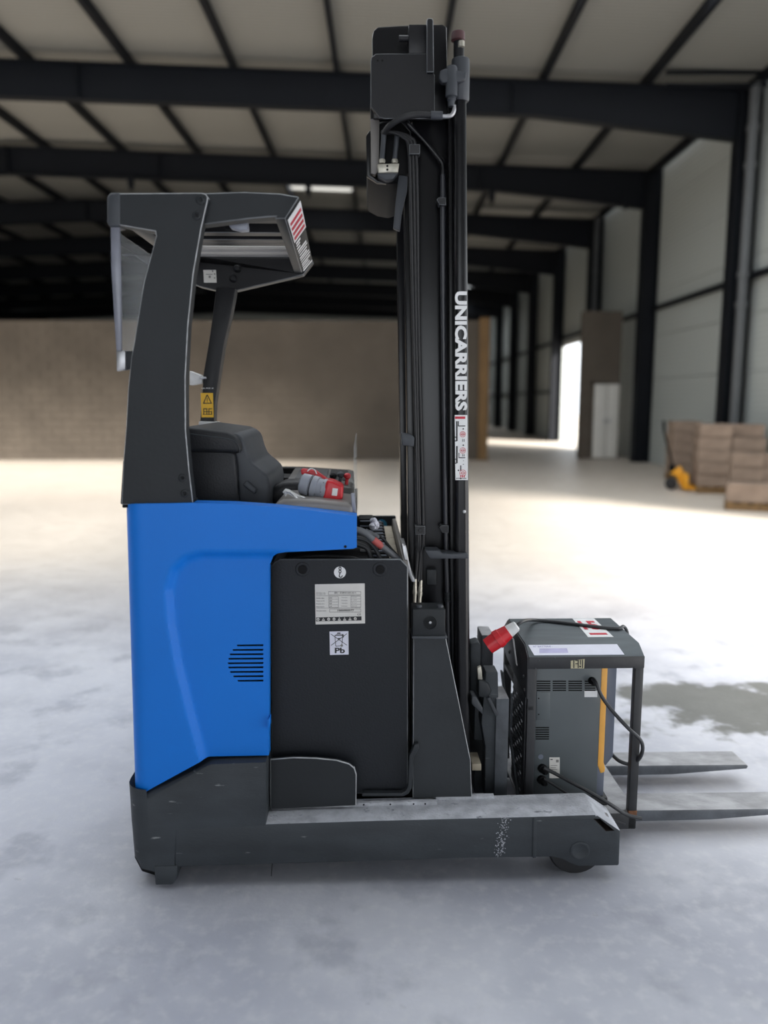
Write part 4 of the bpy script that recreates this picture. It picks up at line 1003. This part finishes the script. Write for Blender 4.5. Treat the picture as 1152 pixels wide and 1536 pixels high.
# --- fork carriage and forks
cr = mp('fork_carriage', [(729, 1008), (747, 1008), (748, 1075), (748, 1197), (727, 1197), (728, 1120), (722, 1085)], .27, .34, M_CHASSIS, bevel=.004)
mp('carriage_post', [(706, 966), (717, 963), (721, 967), (721, 1010), (736, 1045), (720, 1060), (706, 1040)], .36, .42, M_CHASSIS, cr, bevel=.004)
mp('carriage_bar', [(708, 1045), (714, 1045), (724, 1062), (724, 1072), (707, 1056)], .24, .30, M_SEATG, cr, bevel=.003)
mp('carriage_lug', [(718, 1020), (732, 1024), (738, 1036), (733, 1047), (718, 1046)], .26, .32, M_SUPPORT, cr, bevel=.006)
mp('carriage_pin', [(716, 1002), (722, 1000), (724, 1020), (717, 1020)], .27, .29, M_FIT, cr, bevel=.003)
mp('carriage_plate', [(722, 1060), (736, 1060), (750, 1075), (748, 1100), (722, 1095)], .30, .36, M_CHASSIS, cr, bevel=.004)
mp('carriage_strut', [(731, 1048), (735, 1046), (748, 1072), (744, 1076)], .25, .27, M_SEATG, cr, bevel=.002)
a, b = U(712, 1060, .34), U(742, 1110, .34)
bm = nb(); box(bm, a.x, b.x, .34, .86, b.z, a.z); obj('carriage_beam', bm, M_CHASSIS, cr, bevel=.005)
a2, b2 = U(712, 1150, .34), U(740, 1190, .34)
bm = nb(); box(bm, a2.x, b2.x, .34, .86, b2.z, a2.z); obj('carriage_beam', bm, M_CHASSIS, cr, bevel=.005)
mp('wear_pad', rect(708, 1146, 722, 1156), .24, .33, M_CELL, cr, bevel=.002)
FZ = .090
tipx = UZ(1108, 1135, FZ - .01).x
for k, (d0, d1) in enumerate(((.26, .38), (.59, .71))):
    xh = U(740, 1100, .3).x
    prof = [(xh, .62), (xh + .045, .62), (xh + .045, FZ), (tipx - .01, FZ - .004), (tipx, FZ - .010), (tipx - .005, FZ - .022), (tipx - .3, FZ - .042), (xh, FZ - .048)]
    if k == 0: prof = [(x, z if z < .3 else .50) for x, z in prof]
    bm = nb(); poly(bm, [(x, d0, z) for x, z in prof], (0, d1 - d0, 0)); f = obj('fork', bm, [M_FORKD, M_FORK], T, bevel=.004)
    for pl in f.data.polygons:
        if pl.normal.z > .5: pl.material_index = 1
# loose ground lead below the chassis
bm = nb(); tube(bm, [U(409, 1290, .05), U(408, 1300, .05), U(407, 1314, .05)], .0015, n=6); obj('earth_strap', bm, M_CABLE, T)

# =================================================================== things lying on the truck
# battery connector on the console
B0 = U(480, 748, .2)
t = thing('battery_connector', 'grey and red industrial plug connector lying on the truck console', 'plug', B0, MT)
a, b = U(452, 725, .20), U(492, 736, .18); ax = b - a; l = ax.length
bm = nb(); lathe(bm, a, ax, [(-.004, .018), (0, .029), (.004, .034), (l * .34, .036), (l * .36, .031), (l * .42, .031), (l * .43, .036), (l * .62, .036), (l * .64, .032), (l * .8, .032), (l * .82, .035), (l, .036)], 14); o = obj('grey_body', bm, M_GREYP, t)
for q in (.385, .83):
    bm = nb(); lathe(bm, a + ax * q, ax, [(0, .0345), (l * .035, .0345)], 20); obj('dark_band', bm, M_CABLE, o)
bm = nb(); cyl(bm, a - ax * .06, a + ax * .02, .012); obj('cable_hole', bm, M_DEEP, o)
bm = nb(); pp(bm, [(490, 720), (500, 722), (515, 729), (514, 749), (503, 752), (484, 751), (486, 735)], .145, .225); o = obj('red_housing', bm, M_RED, t, bevel=.008, seg=3)
patch('white_label', [(499, 732), (507, 733), (505.5, 744), (497.5, 743)], .144, M_WHITE, o, .001)
bm = nb(); pp(bm, [(451, 704), (455, 703), (474, 706), (496, 722), (514, 731), (512, 737), (494, 729), (470, 714), (452, 712)], .235, .262); obj('red_handle', bm, M_RED, t, bevel=.004, seg=2)
bm = nb(); tube(bm, [U(461, 707, .233), U(466, 703, .233), U(472, 705, .233), U(475, 711, .233)], .002, n=6); obj('lanyard', bm, M_WCAP, t)
bm = nb(); tube(bm, [U(458, 742, .19), U(470, 748, .17), U(480, 750, .16), U(488, 748, .17)], .009, n=8); obj('strap', bm, M_CABLE, t)
# crumpled white cloth strip
c0 = U(440, 749, .15)
cl = [(424, 738), (428, 733), (434, 734), (440, 738), (450, 743), (460, 747), (469, 751)]
cl2 = [(428, 745), (431, 741), (436, 743), (441, 747), (449, 750.5), (458, 751), (468, 752)]
bm = nb(); rows = []
for (xa, ya), (xb, yb) in zip(cl, cl2):
    rows.append([bm.verts.new(U(xa + (xb - xa) * k / 4, ya + (yb - ya) * k / 4, .125 - .02 * k / 4 + .008 * math.sin(k * 2 + xa))) for k in range(5)])
for u, v in zip(rows, rows[1:]):
    for k in range(4): bm.faces.new((u[k], u[k + 1], v[k + 1], v[k]))
g = bm.faces[:]; bmesh.ops.solidify(bm, geom=g, thickness=.004)
bmesh.ops.subdivide_edges(bm, edges=bm.edges[:], cuts=1, use_grid_fill=True, smooth=.6)
o = obj('cloth_strip', bm, M_CLOTH, None, base=c0); o.matrix_world = MT @ Matrix.Translation(c0)
tag(o, 'crumpled white cloth strip lying beside the grey and red plug', 'cloth')

# =================================================================== battery charger in its cage, on the forks
SH = .055                                                      # the load stands this much deeper than the leg: own frame
MC = MT @ Matrix.Translation((0, SH, 0))
_U, _UZ = U, UZ
def U(px, py, d): p = _U(px, py, d + SH); return Vector((p.x, p.y - SH, p.z))
def UZ(px, py, z): p = _UZ(px, py, z); return Vector((p.x, p.y - SH, p.z))
CD0, CD1 = .172, .62
x0, x1 = U(790, 1100, CD0).x, U(961, 1100, CD0).x
base = Vector(((x0 + x1) / 2, .4, FZ))
G = thing('charger_cage', 'black steel cage frame with white label strip standing on the forks', 'cage', base, MC)
ze = U(870, 1000, CD0).z; zr0 = U(870, 985, CD0).z; ztp = zr0 + .028
DN = CD0 + .055; DF = .53
prof = [(CD0, zr0), (DN, ztp), (DF, ztp), (CD1, zr0 - .03)]
XB = .022
# posts
zb = FZ
for name, xa, ya, lo in (('post', x0, CD0, zb - .05), ('post', x1 - .028, CD0, zb - .05), ('post', x0, CD1 - .03, zb), ('post', x1 - .028, CD1 - .03, zb)):
    bm = nb(); box(bm, xa, xa + .028, ya, ya + .03, lo, zr0 - .02 if ya < .3 else zr0 - .05); po = obj(name, bm, M_CAGE, G, bevel=.002)
    if ya < .3 and xa > x0 + .1:
        bm = nb(); box(bm, xa - .001, xa + .029, ya - .0012, ya + .01, FZ - .002, FZ + .016); obj('rust_patch', bm, M_RUST, po, bevel=.001)
# folded lid
bm = nb()
th = .006
pr = prof + [(CD1, zr0 - .03 - th * 1.5), (DF - .003, ztp - th), (DN + .003, ztp - th), (CD0, zr0 - th * 1.5)]
poly(bm, [(x0, y, z) for y, z in pr], (x1 - x0, 0, 0)); lid = obj('lid', bm, M_CAGET, G, bevel=.0015)
bm = nb(); box(bm, x0, x1, CD0 - .003, CD0 + .003, ze - .006, zr0); rim = obj('lid_rim', bm, M_CAGE, G, bevel=.001)
def chq(u, v): # on the sloping lid strip; u along x, v from near edge up
    return Vector((x0 + (x1 - x0) * u, CD0 + (DN - CD0) * v, zr0 + (ztp - zr0) * v))
nn_ = Vector((0, -(ztp - zr0), DN - CD0)).normalized()
bm = nb(); poly(bm, [chq(.05, .12), chq(.83, .12), chq(.80, .9), chq(.02, .9)], nn_ * .001); ws = obj('label_strip', bm, M_LILAC, lid, smooth=False)
bm = nb(); poly(bm, [chq(.10, .28) + nn_ * .001, chq(.35, .28) + nn_ * .001, chq(.35, .62) + nn_ * .001, chq(.11, .62) + nn_ * .001], nn_ * .0003); obj('print', bm, M_VIOL, lid, smooth=False)
text('print', 'N\u00b0 BATTERIE :', chq(.06, .7) + nn_ * .0012, (1, 0, 0), (chq(.1, 1) - chq(.1, 0)), .0075, mat('violet ink', srgb(120, 118, 160), .6), lid, length=.065)
# red label on the flat lid
bm = nb(); xa, xb = U(868, 930, .5), 0
def tq(u, v): return Vector((x0 + (x1 - x0) * u, DN + (DF - DN) * v, ztp))
bm = nb(); poly(bm, [tq(.60, .22), tq(.83, .22), tq(.83, .98), tq(.62, .98)], (0, 0, .001)); obj('red_white_label', bm, M_WHITE, lid, smooth=False)
text('print', '15', tq(.635, .50) + Vector((0, 0, .0012)), (1, 0, 0), (0, 1, 0), (DF - DN) * .36, M_REDP, lid, length=(x1 - x0) * .17, bold=.03)
bm = nb(); poly(bm, [tq(.64, .30) + Vector((0, 0, .001)), tq(.80, .30) + Vector((0, 0, .001)), tq(.80, .37) + Vector((0, 0, .001)), tq(.64, .37) + Vector((0, 0, .001))], (0, 0, .0005)); obj('print', bm, M_REDP, lid, smooth=False)
# small yellowish tag on the rim
pt = [(856, 991), (877, 988.5), (876, 1002.5), (856, 1002.5)]
bm = nb(); flat(bm, [U(x, y, CD0 - .003) for x, y in pt], NEAR, .001); obj('number_tag', bm, mat('yellowed tag', srgb(176, 168, 138), .6, var=.15, vscale=60), rim, smooth=False)
for x0_, y0_, x1_, y1_ in ((860, 990.5, 861.5, 1002), (863, 990, 868, 991.2), (866.5, 990, 868, 1002), (863, 995, 868, 996.2), (870, 990, 871.2, 997), (873, 989.5, 874.5, 1002), (869, 998.5, 871.5, 1001)):
    patch('print', rect(x0_, y0_, x1_, y1_), CD0 - .0041, M_INK, rim, .0004)
for x, y in ((832, 987), (808, 991), (803, 1003), (952, 1002)):
    c = U(x, y, CD0 - .003); bm = nb(); lathe(bm, c, (0, -1, 0), [(0, .003), (.002, .002), (.0022, 0)], 8); obj('rivet', bm, M_SEATG, rim)
# left end: side plate with slot, window, perforated grille, strap
zs = zr0 - .085
bm = nb(); poly(bm, [(x0 - .004, CD0, zs - .06), (x0 - .004, CD0, zr0 - .004), (x0 - .004, DN, ztp - .004), (x0 - .004, DF, ztp - .004), (x0 - .004, CD1, zr0 - .034), (x0 - .004, CD1, zs - .02), (x0 - .004, .52, zs - .04)], (.006, 0, 0)); sp_ = obj('end_plate', bm, M_CAGE, G, bevel=.001)
bm = nb(); poly(bm, [(x0 - .0065, .33, zr0 - .085), (x0 - .0065, .35, zr0 - .085), (x0 - .0065, .425, zr0 - .012), (x0 - .0065, .40, zr0 - .012)], (.004, 0, 0)); obj('hand_slot', bm, M_WCAP, sp_, bevel=.0004)
for y in (.48, .22, .2):
    bm = nb(); c = Vector((x0 - .004, y, zs - .0 - (.04 if y == .2 else 0))); lathe(bm, c, (-1, 0, 0), [(0, .007), (.004, .006), (.005, 0)], 10); obj('bolt', bm, M_BLACK, sp_)
bm = nb(); box(bm, x0 - .003, x0 + .003, CD0 + .02, .40, zb + .03, zs - .05); gr = obj('grille_plate', bm, M_CAGE, G, bevel=.0008)
for r in range(16):
    for c in range(6):
        y = CD0 + .06 + c * .03; z = zb + .06 + r * .021
        if z > zs - .1: continue
        bm = nb(); box(bm, x0 - .0042, x0 - .0025, y, y + .018, z, z + .006); obj('grille_slot', bm, M_DUST if (r + c) % 3 == 0 else M_CHASSIS, gr, smooth=False)
bm = nb(); poly(bm, [(x0 - .012, CD1 - .03, zs - .12), (x0 - .012, CD1, zs - .12), (x0 - .012, CD0 + .03, zb - .02), (x0 - .012, CD0, zb - .02)], (.008, 0, 0)); obj('diagonal_strap', bm, M_CHASSIS, G, bevel=.001)
bm = nb(); box(bm, x0, x0 + .02, CD0, CD1, zs - .10, zs - .085); obj('end_rail', bm, M_CAGE, G, bevel=.001)
# base
bm = nb(); box(bm, x0, x1, CD0 + .004, CD1, FZ, FZ + .008); obj('base_plate', bm, M_FORK, G, bevel=.001)
bm = nb(); box(bm, x0, x1 - .002, CD0, CD0 + .03, FZ - .052, FZ + .004); obj('base_rail', bm, M_CAGE, G, bevel=.002)
# --- the charger itself
cd0 = .235
cx0, cx1 = U(802, 1100, cd0).x, U(899, 1100, cd0).x
cz0, cz1 = FZ + .035, zr0 - .045
cb = Vector(((cx0 + cx1) / 2, .35, FZ + .008))
H = thing('battery_charger', 'grey battery charger with orange stripe standing inside the black cage', 'charger', cb, MC)
bm = nb(); box(bm, cx0, cx1, cd0, .54, cz0, cz1); body = obj('housing', bm, M_CHG, H, bevel=.003)
bm = nb(); box(bm, cx0 - .004, cx1 + .035, cd0 - .012, .55, FZ + .008, cz0 + .002); obj('stand', bm, M_CAGE, H, bevel=.002)
xo = U(911, 1100, cd0).x
zo = U(905, 1160, cd0).z
bm = nb(); poly(bm, [(cx1 - .001, cd0 - .001, cz1), (xo - .008, cd0 - .001, cz1), (xo - .008, cd0 - .001, zo + .04), (xo - .002, cd0 - .001, zo + .018), (xo - .004, cd0 - .001, zo + .004), (cx1 + .010, cd0 - .001, zo), (cx1 - .001, cd0 - .001, zo + .03)], (0, .3, 0)); obj('orange_stripe', bm, M_ORA, H, bevel=.003)
xf = U(919, 1100, cd0 + .02).x
bm = nb(); poly(bm, [(xo - .009, cd0 + .004, cz1), (xf, cd0 + .004, cz1), (xf, cd0 + .004, zo + .06), (xo, cd0 + .004, zo + .024), (xo - .009, cd0 + .004, zo + .04)], (0, .29, 0)); obj('front_cover', bm, M_CHGF, H, bevel=.004)
bm = nb(); box(bm, cx1 - .002, xo - .004, cd0 + .002, .53, cz0, zo + .03); obj('lower_front', bm, M_CHGF, H, bevel=.002)
for gx0, gx1 in ((805, 825.5), (829, 849), (852.5, 873), (877, 893)):
    for k in range(5):
        y = 1021 + k * 3.4
        patch('vent_slot', [(gx0, y), (gx1, y), (gx1, y + 1.7), (gx0, y + 1.7)], cd0, M_DEEP, body, .0012)
for k in range(6):
    y = 1090.5 + k * 3.4; patch('vent_slot', [(803.5, y), (823.5, y), (823.5, y + 1.7), (803.5, y + 1.7)], cd0, M_DEEP, body, .0012)
bm = nb(); pp(bm, [(805, 1038), (825, 1038), (825, 1080), (805, 1080)], cd0 - .002, cd0 + .002); pn = obj('side_hatch', bm, M_CHG, body, bevel=.0008)
for y in (1047.5, 1071.5):
    c = U(808, y, cd0 - .002); bm = nb(); cyl(bm, c, c + Vector((0, -.0012, 0)), .0025, n=8); obj('screw', bm, M_DEEP, pn)
patch('white_label', rect(876.5, 1036, 896, 1045.5), cd0, M_WHITE, body, .001)
patch('rating_label', rect(824, 1136, 839.5, 1167), cd0, M_PAPER, body, .001)
patch('print', rect(834, 1139.5, 838, 1143.5), cd0 - .001, M_INKG, body, .0004)
patch('print', rect(825.5, 1138.5, 829, 1139.8), cd0 - .001, M_INK, body, .0004)
for y in (1148, 1151, 1154, 1157, 1160): patch('print', rect(826, y, 836 - (y % 2) * 2, y + .7), cd0 - .001, M_INKG, body, .0004)
c = U(811, 1135, cd0); bm = nb(); cyl(bm, c, c + Vector((0, -.002, 0)), .009, n=16); obj('blank_plug', bm, M_CHGF, body)
for x, y in ((813, 1152), (812, 1169)):
    c = U(x, y, cd0); bm = nb(); lathe(bm, c, Vector((.35, -1, -.2)), [(-.004, .016), (.006, .016), (.008, .013), (.022, .012), (.03, .007)], 12); obj('cable_gland', bm, M_DEEP, H)
c = U(888, 1021, cd0); bm = nb(); lathe(bm, c, Vector((.3, -1, -.1)), [(-.004, .014), (.008, .013), (.02, .008)], 12); obj('cable_gland', bm, M_DEEP, H)
# leads
def lead(name, pts, r, m=M_CABLE): bm = nb(); tube(bm, pts, r, n=10); return obj(name, bm, m, H)
lead('output_lead', [U(889, 1018, cd0 - .015), U(895, 1026, cd0 - .04), U(903, 1045, cd0 - .05), U(920, 1068, .17), U(942, 1092, .14), U(959, 1108, .135), U(964, 1121, .14), U(960, 1136, .16), U(948, 1146, .20), U(930, 1142, .22), U(916, 1130, .26)], .0065)
lead('charging_lead', [U(816, 1152, cd0 - .02), U(832, 1160, .2), U(858, 1174, .165), U(886, 1189, .14), U(913, 1205, .128), U(938, 1221, .125), U(962, 1228, .125)], .0065)
lead('mains_lead', [U(816, 1168, cd0 - .02), U(830, 1177, .2), U(850, 1190, .17), U(880, 1208, .15), U(915, 1228, .14), U(938, 1237, .13)], .0045)
# red mains plug lying on the lid with its lead
p0 = UZ(775, 940, ztp + .02)
PL = thing('mains_plug', 'red plug with pale collar hanging over the cage lid on a black lead', 'plug', p0, MC)
a = U(776, 938, .24); b = U(731, 970, .24); ax = (b - a); l = ax.length; e = ax.normalized()
bm = nb(); lathe(bm, a, e, [(0, .012), (.004, .018), (l * .28, .022), (l * .3, .0225)], 16); obj('pale_collar', bm, M_WCAP, PL)
bm = nb(); lathe(bm, a + e * (l * .29), e, [(0, .024), (l * .24, .0285), (l * .25, .0305), (l * .40, .0325), (l * .405, .029), (l * .70, .0275), (l * .70, .0245), (l * .5, .024)], 20); o = obj('red_shroud', bm, M_RED, PL)
for k in range(5):
    an = k * 2 * math.pi / 5; u_ = e.orthogonal().normalized(); v_ = e.cross(u_); q = a + e * (l * .6) + (u_ * math.cos(an) + v_ * math.sin(an)) * .013
    bm = nb(); cyl(bm, q, q + e * (l * .33), .003, n=8); obj('pin', bm, M_STEEL, o)
zl = ztp + .007
bm = nb(); tube(bm, [a + e * .01, U(784, 932, .26), UZ(797, 930, zl + .012), UZ(815, 931, zl), UZ(850, 934.5, zl), UZ(885, 939, zl), Vector((x1 - .03, UZ(905, 943, zl).y, zl)), Vector((x1 + .005, .40, zl - .002)), Vector((x1 + .02, .40, zl - .03)), Vector((x1 + .018, .40, zl - .09)), Vector((x1 - .03, .42, zl - .14))], .0062, n=10); obj('mains_lead', bm, M_CABLE, PL)
